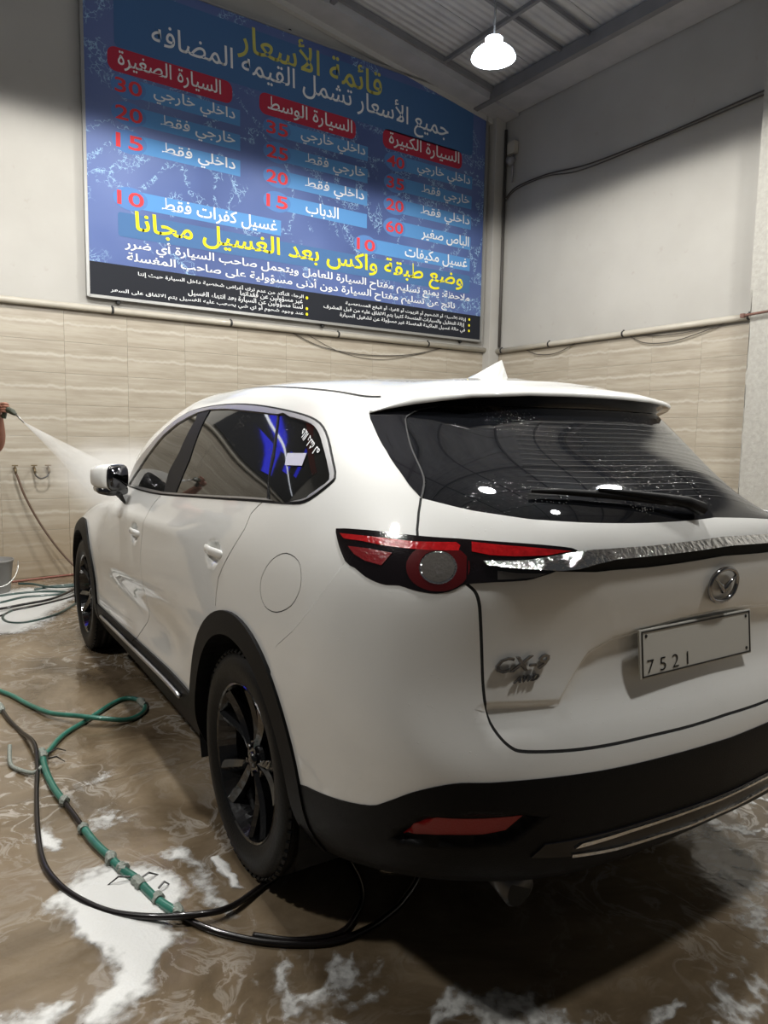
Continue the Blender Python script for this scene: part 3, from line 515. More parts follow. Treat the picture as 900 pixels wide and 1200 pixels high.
# ------------------------------------------------------------------ the car body: a smooth control net, cut into panels
D={'dlo':[[4.024,1.099],[3.422,1.066],[3.026,1.062],[2.57,1.068],[2.113,1.069],[1.99,1.07],[1.761,1.07],[1.578,1.07],[1.462,1.072],[1.395,1.084],[1.323,1.112],[1.274,1.139],[1.273,1.158],[1.292,1.187],[1.372,1.257],[1.475,1.316],[1.584,1.353],[1.719,1.378],[1.885,1.398],[2.054,1.416],[2.204,1.429],[2.368,1.438],[2.636,1.443],[3.088,1.444],[3.428,1.439],[3.665,1.42],[3.764,1.384],[3.799,1.335],[3.821,1.272],[3.937,1.202],[4.025,1.149]],'glf':[[3.891,1.097],[3.705,1.182],[3.643,1.262],[3.626,1.335],[3.51,1.381],[3.33,1.403],[3.153,1.416],[3.077,1.383],[3.014,1.253],[3.041,1.176],[2.985,1.079]],'glr':[[2.787,1.081],[2.778,1.226],[2.893,1.422],[2.574,1.417],[2.401,1.41],[2.225,1.401],[2.034,1.389],[1.883,1.249],[1.742,1.084],[1.94,1.085],[2.27,1.084]],'glq':[[2.02,1.388],[1.914,1.378],[1.819,1.368],[1.669,1.348],[1.571,1.323],[1.484,1.287],[1.388,1.23],[1.326,1.178],[1.302,1.143],[1.347,1.121],[1.404,1.099],[1.457,1.085],[1.722,1.081],[1.849,1.233]],'seam_ff':[[3.021,1.058],[3.074,1.021],[3.114,0.98],[3.148,0.881],[3.181,0.758],[3.187,0.651],[3.155,0.534],[3.125,0.409],[3.142,0.349],[3.239,0.272],[3.302,0.229]],'seam_rr':[[1.767,1.073],[1.838,1.031],[1.853,0.977],[1.959,0.853],[2.037,0.763],[2.048,0.667]],'fuel':[[1.48,0.929],[1.393,0.916],[1.361,0.879],[1.361,0.832],[1.409,0.781],[1.508,0.746],[1.597,0.749],[1.639,0.789],[1.63,0.842],[1.567,0.901]],'seam_b':[[1.534,0.607],[1.517,0.636],[1.488,0.66],[1.393,0.715],[1.298,0.785],[1.224,0.851],[1.135,0.94]],'tail':[[1.201,1.006],[1.19,1.015],[1.121,1.017],[1.009,1.018],[0.919,1.017],[0.841,1.018],[0.799,1.018],[0.672,1.015],[0.57,1.009],[0.524,1.0],[0.536,0.978],[0.577,0.954],[0.627,0.937],[0.662,0.927],[0.728,0.921],[0.769,0.916],[0.795,0.912],[0.808,0.904],[0.831,0.889],[0.86,0.882],[0.89,0.883],[0.921,0.888],[0.954,0.896],[0.99,0.894],[1.022,0.899],[1.056,0.909],[1.096,0.927],[1.136,0.94]],'gate_l':[[0.923,1.101],[0.927,1.067],[0.925,1.031],[0.921,1.016]],'gate_b':[[0.795,0.914],[0.775,0.894],[0.764,0.866],[0.754,0.816],[0.737,0.737],[0.728,0.68],[0.723,0.644],[0.713,0.606],[0.694,0.571],[0.673,0.549],[0.651,0.54],[0.595,0.533],[0.507,0.526],[0.41,0.522],[0.288,0.52],[0.139,0.517],[-0.034,0.52],[-0.205,0.524]],'garn':[[1.209,1.388],[1.193,1.364],[1.137,1.317],[1.046,1.241],[0.986,1.172],[0.956,1.132],[0.928,1.106],[0.921,1.101]],'glassline':[[0.827,1.43],[0.919,1.414],[0.98,1.389],[0.999,1.365],[0.973,1.308],[0.93,1.227],[0.912,1.177],[0.909,1.148],[0.914,1.125],[0.921,1.101]],'glassbot':[[0.921,1.101],[0.859,1.091],[0.788,1.08],[0.717,1.074],[0.645,1.068],[0.599,1.067],[0.494,1.065],[0.375,1.064],[0.253,1.063],[0.095,1.064],[-0.008,1.068],[-0.127,1.074],[-0.17,1.084],[-0.202,1.103]],'bump':[[1.321,0.293],[1.26,0.301],[1.15,0.319],[1.036,0.345],[0.986,0.373],[0.914,0.422],[0.849,0.453],[0.795,0.468],[0.732,0.47],[0.667,0.472],[0.601,0.471],[0.544,0.469],[0.383,0.46],[0.188,0.454],[0.017,0.451],[-0.188,0.446]],'sill':[[4.193,0.208],[4.046,0.208],[3.754,0.213],[3.185,0.228],[2.682,0.242],[2.372,0.244]],'ditch':[[2.657,1.565],[2.088,1.529],[1.825,1.509],[1.489,1.492],[1.223,1.472],[1.136,1.481]],'bar':[[0.63,0.239],[0.597,0.276],[0.211,0.266],[0.061,0.261],[-0.242,0.265],[-0.277,0.207],[0.002,0.189],[0.098,0.186],[0.24,0.198],[0.393,0.207],[0.525,0.223]],'refl':[[0.947,0.283],[0.882,0.346],[0.646,0.356],[0.684,0.313],[0.739,0.3],[0.826,0.293],[0.912,0.278]],'chrome':[[0.759,0.974],[0.663,0.978],[0.601,0.987],[0.548,0.995],[0.477,1.0],[0.38,1.001],[0.28,1.001],[0.123,1.005],[-0.051,1.011],[-0.217,1.012],[-0.209,0.982],[-0.006,0.98],[0.162,0.975],[0.315,0.973],[0.417,0.973],[0.481,0.965],[0.534,0.955],[0.582,0.952],[0.685,0.957],[0.75,0.963]],'red_top':[[1.179,1.004],[1.075,1.004],[0.974,1.004],[0.922,1.004],[0.823,1.01],[0.813,1.004],[0.816,0.993],[0.892,0.989],[0.925,0.988],[1.001,0.988],[1.084,0.992],[1.156,0.993]],'red_in':[[0.788,1.013],[0.734,1.01],[0.664,1.007],[0.588,1.002],[0.544,0.998],[0.576,0.994],[0.611,0.989],[0.687,0.986],[0.743,0.987],[0.786,0.993]],'red_mid':[[1.132,0.977],[1.049,0.977],[0.98,0.974],[1.006,0.942],[1.061,0.948],[1.102,0.96]],'tail_split':[[0.821,1.019],[0.796,1.007],[0.794,0.967],[0.793,0.913]],'strip_low':[[0.727,0.951],[0.684,0.946],[0.612,0.945],[0.637,0.936],[0.693,0.93],[0.726,0.928]],'recess':[[0.742,0.629],[0.721,0.653],[0.661,0.651],[0.542,0.642],[0.498,0.678],[0.456,0.74],[0.391,0.764],[0.26,0.775],[0.105,0.785],[-0.033,0.797],[-0.24,0.806],[-0.225,0.564],[-0.014,0.567],[0.16,0.569],[0.394,0.578],[0.585,0.589],[0.686,0.6]],'recess2':[[0.728,0.653],[0.542,0.642],[0.455,0.736],[0.376,0.762],[0.137,0.785],[-0.243,0.798],[-0.236,0.585],[0.008,0.603],[0.269,0.612],[0.441,0.598],[0.584,0.593],[0.685,0.607]],'blackstrip':[[0.534,0.955],[0.481,0.965],[0.417,0.973],[0.315,0.973],[0.162,0.975],[-0.006,0.98],[-0.21,0.987],[-0.207,0.967],[-0.003,0.961],[0.164,0.954],[0.287,0.952],[0.406,0.955],[0.463,0.954]],'reflo':[[0.977,0.263],[0.933,0.329],[0.876,0.368],[0.756,0.39],[0.628,0.377],[0.595,0.357],[0.634,0.321],[0.673,0.288],[0.752,0.273],[0.874,0.262],[0.942,0.249]],'ring_out':[[0.788,0.956],[0.789,0.943],[0.794,0.929],[0.801,0.916],[0.812,0.905],[0.825,0.896],[0.84,0.89],[0.856,0.888],[0.873,0.888],[0.889,0.892],[0.904,0.898],[0.917,0.907],[0.927,0.918],[0.934,0.931],[0.937,0.944],[0.937,0.957],[0.932,0.97],[0.924,0.981],[0.912,0.99],[0.898,0.998],[0.882,1.003],[0.865,1.005],[0.848,1.005],[0.832,1.002],[0.818,0.997],[0.806,0.99],[0.796,0.981],[0.79,0.969]],'ring_in':[[0.816,0.955],[0.817,0.945],[0.82,0.936],[0.824,0.927],[0.831,0.919],[0.838,0.913],[0.847,0.909],[0.857,0.907],[0.867,0.908],[0.876,0.91],[0.885,0.915],[0.893,0.921],[0.899,0.929],[0.903,0.938],[0.905,0.947],[0.904,0.956],[0.902,0.965],[0.897,0.973],[0.891,0.98],[0.882,0.985],[0.873,0.988],[0.863,0.99],[0.853,0.99],[0.844,0.988],[0.835,0.984],[0.828,0.979],[0.822,0.972],[0.818,0.964]],'ring_lens':[[0.821,0.954],[0.822,0.946],[0.824,0.938],[0.828,0.93],[0.834,0.924],[0.841,0.918],[0.849,0.915],[0.857,0.913],[0.866,0.913],[0.874,0.916],[0.882,0.92],[0.889,0.925],[0.894,0.932],[0.898,0.94],[0.899,0.948],[0.899,0.956],[0.897,0.963],[0.893,0.97],[0.887,0.976],[0.88,0.981],[0.871,0.984],[0.863,0.985],[0.854,0.985],[0.845,0.983],[0.838,0.98],[0.831,0.975],[0.826,0.969],[0.823,0.962]],'@emblem':[0.029,0.859],'@badge0':[0.709,0.726],'@badge1':[0.575,0.719],'@awd0':[0.662,0.702],'@awd1':[0.593,0.699],'@plateTR':[-0.153,0.763],'@plateBL':[0.297,0.662],'@handleR0':[2.214,0.857],'@handleR1':[1.951,0.857],'@handleRc':[2.112,0.847],'@handleF0':[3.514,0.798],'@handleF1':[3.199,0.81],'@handleFc':[3.355,0.793],'@wip0':[0.067,1.079],'@wip1':[0.629,1.127],'@wipm':[0.322,1.13],'@refl_c':[0.793,0.334],'@stick':[1.631,1.219],'@scr0':[1.75,1.349],'@scr1':[1.441,1.251],'stick':[[1.699,1.199],[1.735,1.243],[1.552,1.238],[1.542,1.194]],'whRin':[[2.26,-0.007],[2.273,0.047],[2.281,0.1],[2.284,0.149],[2.284,0.195],[2.279,0.237],[2.271,0.278],[2.258,0.316],[2.241,0.354],[2.221,0.389],[2.197,0.423],[2.17,0.454],[2.14,0.483],[2.107,0.51],[2.072,0.534],[2.035,0.554],[1.996,0.57],[1.955,0.583],[1.914,0.591],[1.871,0.595],[1.829,0.594],[1.786,0.589],[1.744,0.58],[1.704,0.567],[1.665,0.551],[1.628,0.531],[1.593,0.507],[1.561,0.481],[1.531,0.451],[1.504,0.419],[1.48,0.382],[1.459,0.343],[1.442,0.299],[1.43,0.252],[1.422,0.202],[1.419,0.147],[1.42,0.089],[1.427,0.029],[1.439,-0.029],[1.455,-0.084]],'whRout':[[2.346,-0.007],[2.357,0.056],[2.363,0.116],[2.365,0.171],[2.362,0.221],[2.355,0.268],[2.343,0.314],[2.327,0.358],[2.306,0.401],[2.282,0.443],[2.253,0.482],[2.221,0.52],[2.186,0.554],[2.148,0.586],[2.107,0.613],[2.064,0.636],[2.019,0.654],[1.972,0.668],[1.924,0.676],[1.875,0.68],[1.825,0.679],[1.775,0.673],[1.726,0.663],[1.679,0.648],[1.633,0.628],[1.59,0.605],[1.55,0.578],[1.513,0.548],[1.479,0.514],[1.448,0.477],[1.42,0.436],[1.395,0.392],[1.374,0.343],[1.357,0.291],[1.345,0.234],[1.337,0.173],[1.334,0.104],[1.335,0.029],[1.341,-0.046],[1.356,-0.113]],'whFin':[[5.209,0.006],[5.214,0.06],[5.215,0.112],[5.213,0.16],[5.207,0.204],[5.198,0.246],[5.188,0.286],[5.175,0.325],[5.161,0.364],[5.144,0.402],[5.124,0.439],[5.099,0.473],[5.069,0.505],[5.036,0.533],[4.999,0.558],[4.961,0.579],[4.922,0.595],[4.882,0.608],[4.84,0.616],[4.799,0.62],[4.756,0.62],[4.715,0.615],[4.673,0.606],[4.633,0.593],[4.594,0.576],[4.557,0.554],[4.523,0.528],[4.491,0.498],[4.461,0.465],[4.434,0.43],[4.41,0.393],[4.389,0.354],[4.372,0.316],[4.359,0.276],[4.35,0.236],[4.346,0.194],[4.345,0.149],[4.349,0.1],[4.357,0.047],[4.368,-0.007]],'whFout':[[5.315,0.01],[5.313,0.073],[5.308,0.132],[5.301,0.184],[5.293,0.232],[5.282,0.278],[5.269,0.324],[5.255,0.37],[5.239,0.417],[5.218,0.462],[5.19,0.505],[5.156,0.545],[5.119,0.582],[5.079,0.615],[5.038,0.644],[4.996,0.668],[4.952,0.689],[4.907,0.704],[4.859,0.715],[4.81,0.719],[4.76,0.719],[4.71,0.712],[4.66,0.701],[4.612,0.685],[4.566,0.665],[4.522,0.64],[4.481,0.61],[4.443,0.576],[4.408,0.537],[4.377,0.495],[4.349,0.45],[4.324,0.405],[4.303,0.36],[4.286,0.314],[4.274,0.268],[4.267,0.221],[4.264,0.171],[4.267,0.117],[4.273,0.057],[4.284,-0.006]]}
U=[0,.35,.62,.86,1.05,1.35,1.85,2.35,3.05,3.85,4.35,4.78,5.22,5.6,5.95,6.25,6.53]
ROWS=[
(0.00,[(-.99,0,.365),(-.98,.35,.365),(-.94,.60,.38),(-.85,.76,.38),(-.72,.84,.36),(-.5,.88,.31),(0,.89,.25),(.5,.89,.24),(1.2,.885,.235),(2.0,.885,.235),(2.5,.895,.24),(2.93,.89,.24),(3.35,.85,.23),(3.6,.72,.22),(3.74,.5,.21),(3.80,.26,.2),(3.82,0,.2)]),
(0.15,[(-1.085,0,.43),(-1.075,.35,.43),(-1.035,.62,.445),(-.92,.82,.46),(-.77,.905,.44),(-.5,.94,.41),(0,.955,.37),(.5,.945,.36),(1.2,.94,.36),(2.0,.942,.36),(2.5,.95,.36),(2.93,.958,.36),(3.37,.905,.35),(3.65,.76,.34),(3.80,.53,.34),(3.87,.27,.33),(3.89,0,.33)]),
(0.32,[(-1.13,0,.58),(-1.115,.36,.58),(-1.07,.64,.58),(-.95,.845,.58),(-.79,.925,.57),(-.5,.960,.55),(0,.972,.53),(.5,.955,.53),(1.2,.945,.53),(2.0,.948,.53),(2.5,.96,.53),(2.93,.975,.53),(3.38,.93,.52),(3.66,.78,.52),(3.82,.54,.51),(3.90,.27,.51),(3.92,0,.51)]),
(0.50,[(-1.13,0,.73),(-1.115,.36,.73),(-1.07,.64,.73),(-.95,.85,.73),(-.79,.93,.73),(-.5,.966,.72),(0,.974,.72),(.5,.958,.71),(1.2,.948,.70),(2.0,.950,.70),(2.5,.963,.70),(2.93,.973,.70),(3.36,.925,.69),(3.64,.78,.68),(3.80,.54,.68),(3.88,.27,.68),(3.90,0,.68)]),
(0.68,[(-1.075,0,.91),(-1.06,.36,.91),(-1.02,.63,.91),(-.91,.84,.90),(-.76,.925,.90),(-.48,.960,.90),(0,.966,.89),(.5,.955,.88),(1.2,.948,.86),(2.0,.942,.85),(2.5,.945,.85),(2.93,.943,.86),(3.34,.89,.84),(3.6,.75,.82),(3.76,.53,.81),(3.84,.26,.81),(3.86,0,.81)]),
(0.84,[(-1.085,0,1.08),(-1.07,.36,1.08),(-1.025,.61,1.08),(-.90,.815,1.08),(-.74,.905,1.07),(-.46,.945,1.06),(0,.952,1.05),(.5,.945,1.04),(1.2,.938,1.02),(2.0,.925,1.00),(2.45,.905,.98),(2.86,.88,.965),(3.22,.81,.95),(3.46,.70,.93),(3.62,.49,.925),(3.70,.25,.93),(3.72,0,.93)]),
(0.98,[(-1.085,0,1.20),(-1.07,.36,1.20),(-1.02,.60,1.20),(-.87,.785,1.20),(-.70,.870,1.20),(-.44,.915,1.19),(0,.928,1.17),(.5,.922,1.15),(1.2,.912,1.12),(1.95,.895,1.09),(2.30,.865,1.06),(2.62,.81,1.035),(2.90,.70,1.03),(3.05,.55,1.04),(3.14,.38,1.045),(3.19,.19,1.05),(3.21,0,1.055)]),
(1.08,[(-1.045,0,1.285),(-1.03,.36,1.29),(-.97,.575,1.30),(-.815,.735,1.305),(-.65,.815,1.305),(-.41,.875,1.29),(0,.895,1.265),(.5,.893,1.235),(1.2,.883,1.20),(1.93,.865,1.165),(2.22,.80,1.125),(2.38,.66,1.11),(2.48,.51,1.11),(2.54,.38,1.11),(2.58,.26,1.11),(2.61,.13,1.11),(2.62,0,1.11)]),
(1.24,[(-.87,0,1.42),(-.855,.33,1.42),(-.795,.52,1.425),(-.665,.655,1.43),(-.53,.725,1.435),(-.34,.79,1.43),(0,.825,1.41),(.5,.830,1.39),(1.15,.823,1.37),(1.80,.822,1.345),(2.07,.770,1.335),(2.20,.65,1.325),(2.27,.50,1.325),(2.31,.37,1.325),(2.34,.25,1.325),(2.36,.12,1.325),(2.37,0,1.325)]),
(1.40,[(-.66,0,1.535),(-.65,.28,1.535),(-.605,.44,1.54),(-.515,.555,1.545),(-.42,.62,1.55),(-.27,.69,1.553),(0,.73,1.555),(.5,.745,1.56),(1.05,.740,1.555),(1.53,.735,1.53),(1.77,.69,1.525),(1.89,.58,1.525),(1.95,.45,1.525),(1.99,.33,1.527),(2.02,.22,1.528),(2.035,.1,1.53),(2.04,0,1.53)]),
(1.49,[(-.56,0,1.618),(-.55,.27,1.612),(-.515,.42,1.605),(-.44,.53,1.60),(-.35,.585,1.602),(-.21,.64,1.61),(.03,.675,1.622),(.5,.69,1.635),(1.0,.68,1.632),(1.35,.67,1.622),(1.53,.63,1.613),(1.63,.53,1.615),(1.69,.42,1.617),(1.73,.31,1.618),(1.76,.2,1.62),(1.77,.1,1.622),(1.775,0,1.622)]),
(1.68,[(-.38,0,1.672),(-.37,.2,1.668),(-.34,.32,1.662),(-.29,.40,1.658),(-.22,.43,1.658),(-.10,.46,1.665),(.1,.48,1.68),(.45,.487,1.69),(.8,.485,1.69),(1.05,.465,1.68),(1.15,.43,1.676),(1.20,.36,1.675),(1.24,.29,1.675),(1.27,.22,1.675),(1.29,.15,1.675),(1.30,.07,1.675),(1.305,0,1.675)]),
(1.90,[(-.25,0,1.690),(-.24,0,1.690),(-.22,0,1.691),(-.18,0,1.692),(-.12,0,1.694),(-.02,0,1.697),(.15,0,1.703),(.4,0,1.707),(.65,0,1.708),(.8,0,1.706),(.87,0,1.704),(.91,0,1.703),(.94,0,1.702),(.96,0,1.701),(.98,0,1.70),(.99,0,1.70),(1.0,0,1.70)]),
]
def spl(t,Y):
    """natural cubic spline coefficients: returns second derivatives"""
    t=np.asarray(t,float);n=len(t);h=np.diff(t);A=np.eye(n);B=np.zeros_like(Y)
    for i in range(1,n-1):
        A[i,i-1]=h[i-1];A[i,i]=2*(h[i-1]+h[i]);A[i,i+1]=h[i]
        B[i]=6*((Y[i+1]-Y[i])/h[i]-(Y[i]-Y[i-1])/h[i-1])
    return np.linalg.solve(A,B.reshape(n,-1)).reshape(Y.shape)
def basis(t,x):
    """matrix W (len x, len t) so that value = W @ Y, natural cubic"""
    t=np.asarray(t,float);n=len(t);I=np.eye(n);M=spl(t,I)
    x=np.asarray(x,float);k=np.clip(np.searchsorted(t,x)-1,0,n-2);h=t[k+1]-t[k]
    a=((t[k+1]-x)/h)[:,None];b=((x-t[k])/h)[:,None];h=h[:,None]
    return a*I[k]+b*I[k+1]+((a**3-a)*M[k]+(b**3-b)*M[k+1])*h*h/6
V=[r[0] for r in ROWS]
NET=np.array([r[1] for r in ROWS])            # rows,cols,3
# mirror extension in u at both ends
mir=np.array([1,-1,1.])
UE=np.array([-U[2],-U[1]]+U+[2*U[-1]-U[-2],2*U[-1]-U[-3]])
NE=np.concatenate([NET[:,2:3]*mir,NET[:,1:2]*mir,NET,NET[:,-2:-1]*mir,NET[:,-3:-2]*mir],1)
# mirror rows past the roof centre line
VE=np.array(V+[2*V[-1]-V[-2]]); NE=np.concatenate([NE,NE[-2:-1]*mir],0)
def S(u,v):
    u=np.asarray(u,float);v=np.asarray(v,float)
    Bu=basis(UE,u);Bv=basis(VE,v)
    return np.einsum('ni,nj,jik->nk',Bu,Bv,NE)
def SN(u,v,e=1e-4):
    u=np.asarray(u,float);v=np.asarray(v,float)
    du=S(u+e,v)-S(u-e,v);dv=S(u,v+e)-S(u,v-e)
    n=np.cross(dv,du);n/=np.linalg.norm(n,axis=1)[:,None]+1e-12
    return n

UMAX, VMAX = 6.53, 1.90
def in_poly(P, poly):
    x, y = P[:, 0], P[:, 1]; c = np.zeros(len(P), bool); q = np.asarray(poly, float); j = len(q) - 1
    for i in range(len(q)):
        xi, yi = q[i]; xj, yj = q[j]
        if yi != yj: c ^= ((yi > y) != (yj > y)) & (x < (xj - xi) * (y - yi) / (yj - yi) + xi)
        j = i
    return c
def dist_poly(P, poly, closed=True):
    q = np.asarray(poly, float); d = np.full(len(P), 9.); n = len(q)
    for i in range(n if closed else n - 1):
        a = q[i]; b = q[(i + 1) % n]; e = b - a; t = np.clip(((P - a) @ e) / max(e @ e, 1e-12), 0, 1); d = np.minimum(d, np.linalg.norm(P - a - t[:, None] * e, axis=1))
    return d
def clip0(L, close_v=None):
    """keep the part of a left-to-right polyline on the near half and end it on the centre line"""
    o = []
    for a in L:
        if a[0] > 0.0: o.append(tuple(a))
        else:
            b = o[-1]; t = b[0] / (b[0] - a[0]); o.append((0.0, b[1] + t * (a[1] - b[1]))); break
    if o[-1][0] > 0: o.append((0.0, o[-1][1]))
    return o
RA = [tuple(p) for p in D['recess2']]
k0 = [p for p in RA if p[0] > 0]
top = [p for p in RA[:6] if p[0] > 0]; bot = [p for p in RA[6:] if p[0] > 0]
RECESS = [(.80, .652), (.70, .652)] + [p for p in top if p[0] < .6] + [(-.3, top[-1][1] + .012), (-.3, .45), (.80, .45)]
CUPR, CUPF = (2.12, .848), (3.335, .795)
def sstep(t): t = np.clip(t, 0, 1); return t * t * (3 - 2 * t)
REFO = [tuple(p) for p in D['reflo']]
def disp(u, v):
    P = np.stack([u, v], 1); d = np.zeros(len(u))
    m = (u < .9) & (v > .4) & (v < 1.0)
    if m.any():
        Q = P[m]; dd = dist_poly(Q, RECESS); ins = in_poly(Q, RECESS); d[m] -= .016 * sstep(np.where(ins, dd, 0) / .020) * sstep((Q[:, 1] - .545) / .10) * sstep((.735 - Q[:, 0]) / .02)
    for cu, cv in (CUPR, CUPF):
        r = np.sqrt(((u - cu) / .085) ** 2 + ((v - cv) / .062) ** 2); d -= .022 * sstep((1.0 - r) / .6)
    m = (u > .45) & (u < 1.1) & (v > .15) & (v < .5)
    if m.any():
        Q = P[m]; dd = dist_poly(Q, REFO); ins = in_poly(Q, REFO); d[m] -= .022 * sstep(np.where(ins, dd, 0) / .022)
    # hollow of the door sides above the sill
    w = sstep((u - 2.3) / .5) * sstep((4.3 - u) / .5); d -= .020 * w * np.exp(-((v - .40) / .10) ** 2)
    d += .006 * w * np.exp(-((v - .88) / .05) ** 2)
    # shoulder line of the tail
    return d
def Pt(u, v):
    u = np.asarray(u, float); v = np.asarray(v, float); s = S(u, v); n = SN(u, v); return s + n * disp(u, v)[:, None]
def PN(u, v, e=2e-3):
    u = np.asarray(u, float); v = np.asarray(v, float)
    v2 = np.clip(v, 0, VMAX - 5e-3)
    du = Pt(u + e, v2) - Pt(u - e, v2); dv = Pt(u, v2 + e) - Pt(u, v2 - e); n = np.cross(dv, du); n /= np.linalg.norm(n, axis=1)[:, None] + 1e-12
    return n
def warp(P):
    """the far shoulder of the car sits a little lower, as the photograph shows"""
    P = P.copy(); y = -P[:, 1]; w = sstep(np.clip(y / .75, 0, 1)) * sstep((P[:, 2] - 1.23) / .09) * sstep((1.57 - P[:, 2]) / .2) * sstep((.3 - P[:, 0]) / .6)
    P[:, 2] -= .10 * w
    w2 = sstep(np.clip(y / .70, 0, 1)) * sstep((P[:, 2] - 1.12) / .2) * sstep((.3 - P[:, 0]) / .6)
    P[:, 1] += (.085 + .065 * np.exp(-((P[:, 2] - 1.32) / .13) ** 2)) * w2; return P
def resamp(L, step=.03, closed=False):
    L = [np.array(p, float) for p in L]; 
    if closed: L = L + [L[0]]
    o = [L[0]]
    for a, b in zip(L, L[1:]):
        n = max(1, int(np.ceil(np.linalg.norm(b - a) / step)))
        for k in range(1, n + 1): o.append(a + (b - a) * k / n)
    return [tuple(p) for p in (o[:-1] if closed else o)]
def smooth_line(L, closed=False, n=4):
    if closed: Q = [L[-1]] + list(L) + [L[0], L[1]]
    else: Q = [L[0]] + list(L) + [L[-1]]
    Q = [np.array(q, float) for q in Q]; o = []
    for i in range(1, len(Q) - 2):
        p0, p1, p2, p3 = Q[i - 1], Q[i], Q[i + 1], Q[i + 2]
        for k in range(n):
            t = k / n; o.append(tuple(.5 * (2 * p1 + (p2 - p0) * t + (2 * p0 - 5 * p1 + 4 * p2 - p3) * t * t + (3 * p1 - p0 - 3 * p2 + p3) * t ** 3)))
    if not closed: o.append(tuple(Q[-2]))
    return o
def strip(L, w, closed=False):
    """a thin band around a polyline (panel gap)"""
    L = [np.array(p, float) for p in L]; n = len(L); A = []; B = []
    for i in range(n):
        a = L[(i - 1) % n] if (closed or i > 0) else L[i]; b = L[(i + 1) % n] if (closed or i < n - 1) else L[i]
        t = b - a; t /= np.linalg.norm(t) + 1e-9; nn = np.array((-t[1], t[0])); A.append(tuple(L[i] + nn * w)); B.append(tuple(L[i] - nn * w))
    return A, B
def shrink(L, w):
    """closed outline moved inward by w"""
    A, B = strip(L, w, True)
    def area(P): P = np.array(P); return abs(np.sum(P[:, 0] * np.roll(P[:, 1], -1) - P[:, 1] * np.roll(P[:, 0], -1)))
    return A if area(A) < area(B) else B
R = {}        # closed outlines on the body
C = []        # further lines the mesh must follow: (points, closed)
GAP = []
def gap(L, w=.0025, closed=False, outline=False):
    A, B = strip(L, w, closed)
    if closed: GAP.append((A, B)); C.append((A, True)); C.append((B, True))
    else:
        poly = A + B[::-1]; GAP.append((poly, None)); C.append((poly, True))
bump = clip0(smooth_line(D['bump'], n=3)); bump = [(1.44, bump[0][1] - .03)] + bump
sill = smooth_line([p for p in D['sill']], n=2); sill = [(4.36, .21)] + sill + [(2.2, .245)]
gb = clip0(smooth_line(D['gate_b'], n=3)); gl = D['gate_l'] + [[.921, 1.0]]
TAIL = smooth_line(D['tail'], True, 2)
R['tail'] = TAIL
R['chrome'] = None
ch = [p for p in D['chrome']]
ct = clip0(ch[:10]); cb = clip0([ch[19], ch[18], ch[17], ch[16], ch[15], ch[14], ch[13], ch[12], ch[11], ch[10]])
R['chrome'] = ct + cb[::-1]
bsd = D['blackstrip']; blo = clip0(list(reversed(bsd[7:])))
R['strip'] = [(.60, .951)] + [(u, v - .013) for u, v in blo] + cb[::-1][:len(cb)]
barL = D['bar']; btop = clip0(barL[:5]); bbot = clip0(list(reversed(barL[5:])) )
R['bar'] = btop + bbot[::-1]
R['barlow'] = bbot + [(u, v + .010) for u, v in bbot[::-1]]
R['barup'] = [(.50, .262), (.35, .262), (.211, .258), (.061, .254), (0, .253), (0, .246), (.061, .247), (.211, .250), (.35, .253), (.52, .250)]
R['refl'] = [tuple(p) for p in D['refl']]
gline = smooth_line(D['glassline'], n=2); gbot = clip0(smooth_line(D['glassbot'], n=2))
R['rearglass'] = [(0, 1.455)] + [(.83, 1.455)] + gline + gbot[1:]
R['garnish'] = [tuple(p) for p in D['garn'][:-1]] + gline[::-1] + [(.83, 1.50), (1.0, 1.44), (1.12, 1.412)]
A_, B_ = strip([p for p in gline if p[1] > 1.09], .0028); R['glassedge'] = A_ + B_[::-1]
R['lipband'] = [(0, 1.452), (.84, 1.452), (.98, 1.44), (1.205, 1.392), (1.10, 1.42), (.94, 1.456), (.78, 1.476), (.63, 1.488), (.46, 1.492), (.29, 1.496), (0, 1.497)]
DLO = smooth_line(D['dlo'], True, 2); R['dlo'] = DLO
R['dlo2'] = shrink(DLO, .008)
g1, g2, g3 = D['glf'], D['glr'], D['glq']
R['glin'] = [tuple(p) for p in g1[:7] + g2[2:7] + g3[0:12] + g3[12:13] + g2[8:11] + g2[0:1] + g1[10:11]]
R['glf'] = [tuple(p) for p in g1]; R['glr'] = [tuple(p) for p in g2]; R['glq'] = smooth_line(g3, True, 2)
R['ringo'] = D['ring_out']; R['ringi'] = D['ring_in']; R['ringl'] = D['ring_lens']
R['red1'] = D['red_top']; R['red2'] = D['red_in']; R['red3'] = D['red_mid']; R['low'] = D['strip_low']
def cut0(L): return [(u, max(v, -.02)) for u, v in L]
R['whR'] = cut0(D['whRin']); R['whF'] = cut0(D['whFin']); R['arR'] = cut0(D['whRout']); R['arF'] = cut0(D['whFout'])
R['shield'] = [(4.50, 1.10), (4.47, 1.24), (4.46, 1.38), (4.50, 1.465), (6.53, 1.465), (6.53, 1.10)]
R['headlight'] = [(5.12, .80), (5.3, .835), (5.62, .80), (5.9, .74), (5.88, .70), (5.6, .71), (5.25, .745)]
R['grille'] = [(5.98, .73), (6.53, .73), (6.53, .30), (6.1, .30), (5.9, .42)]
R['frontblack'] = [(5.2, -.02), (5.3, .20), (5.6, .27), (6.53, .27), (6.53, -.02)]
hood_line = [(4.55, 1.085), (4.8, 1.0), (5.2, .915), (5.6, .865), (5.95, .84), (6.53, .835)]
fb_line = [(5.30, .30), (5.12, .62), (5.12, .80), (5.2, .86), (5.3, .905)]
fd_line = [(4.10, 1.09), (4.16, .95), (4.18, .6), (4.18, .24)]
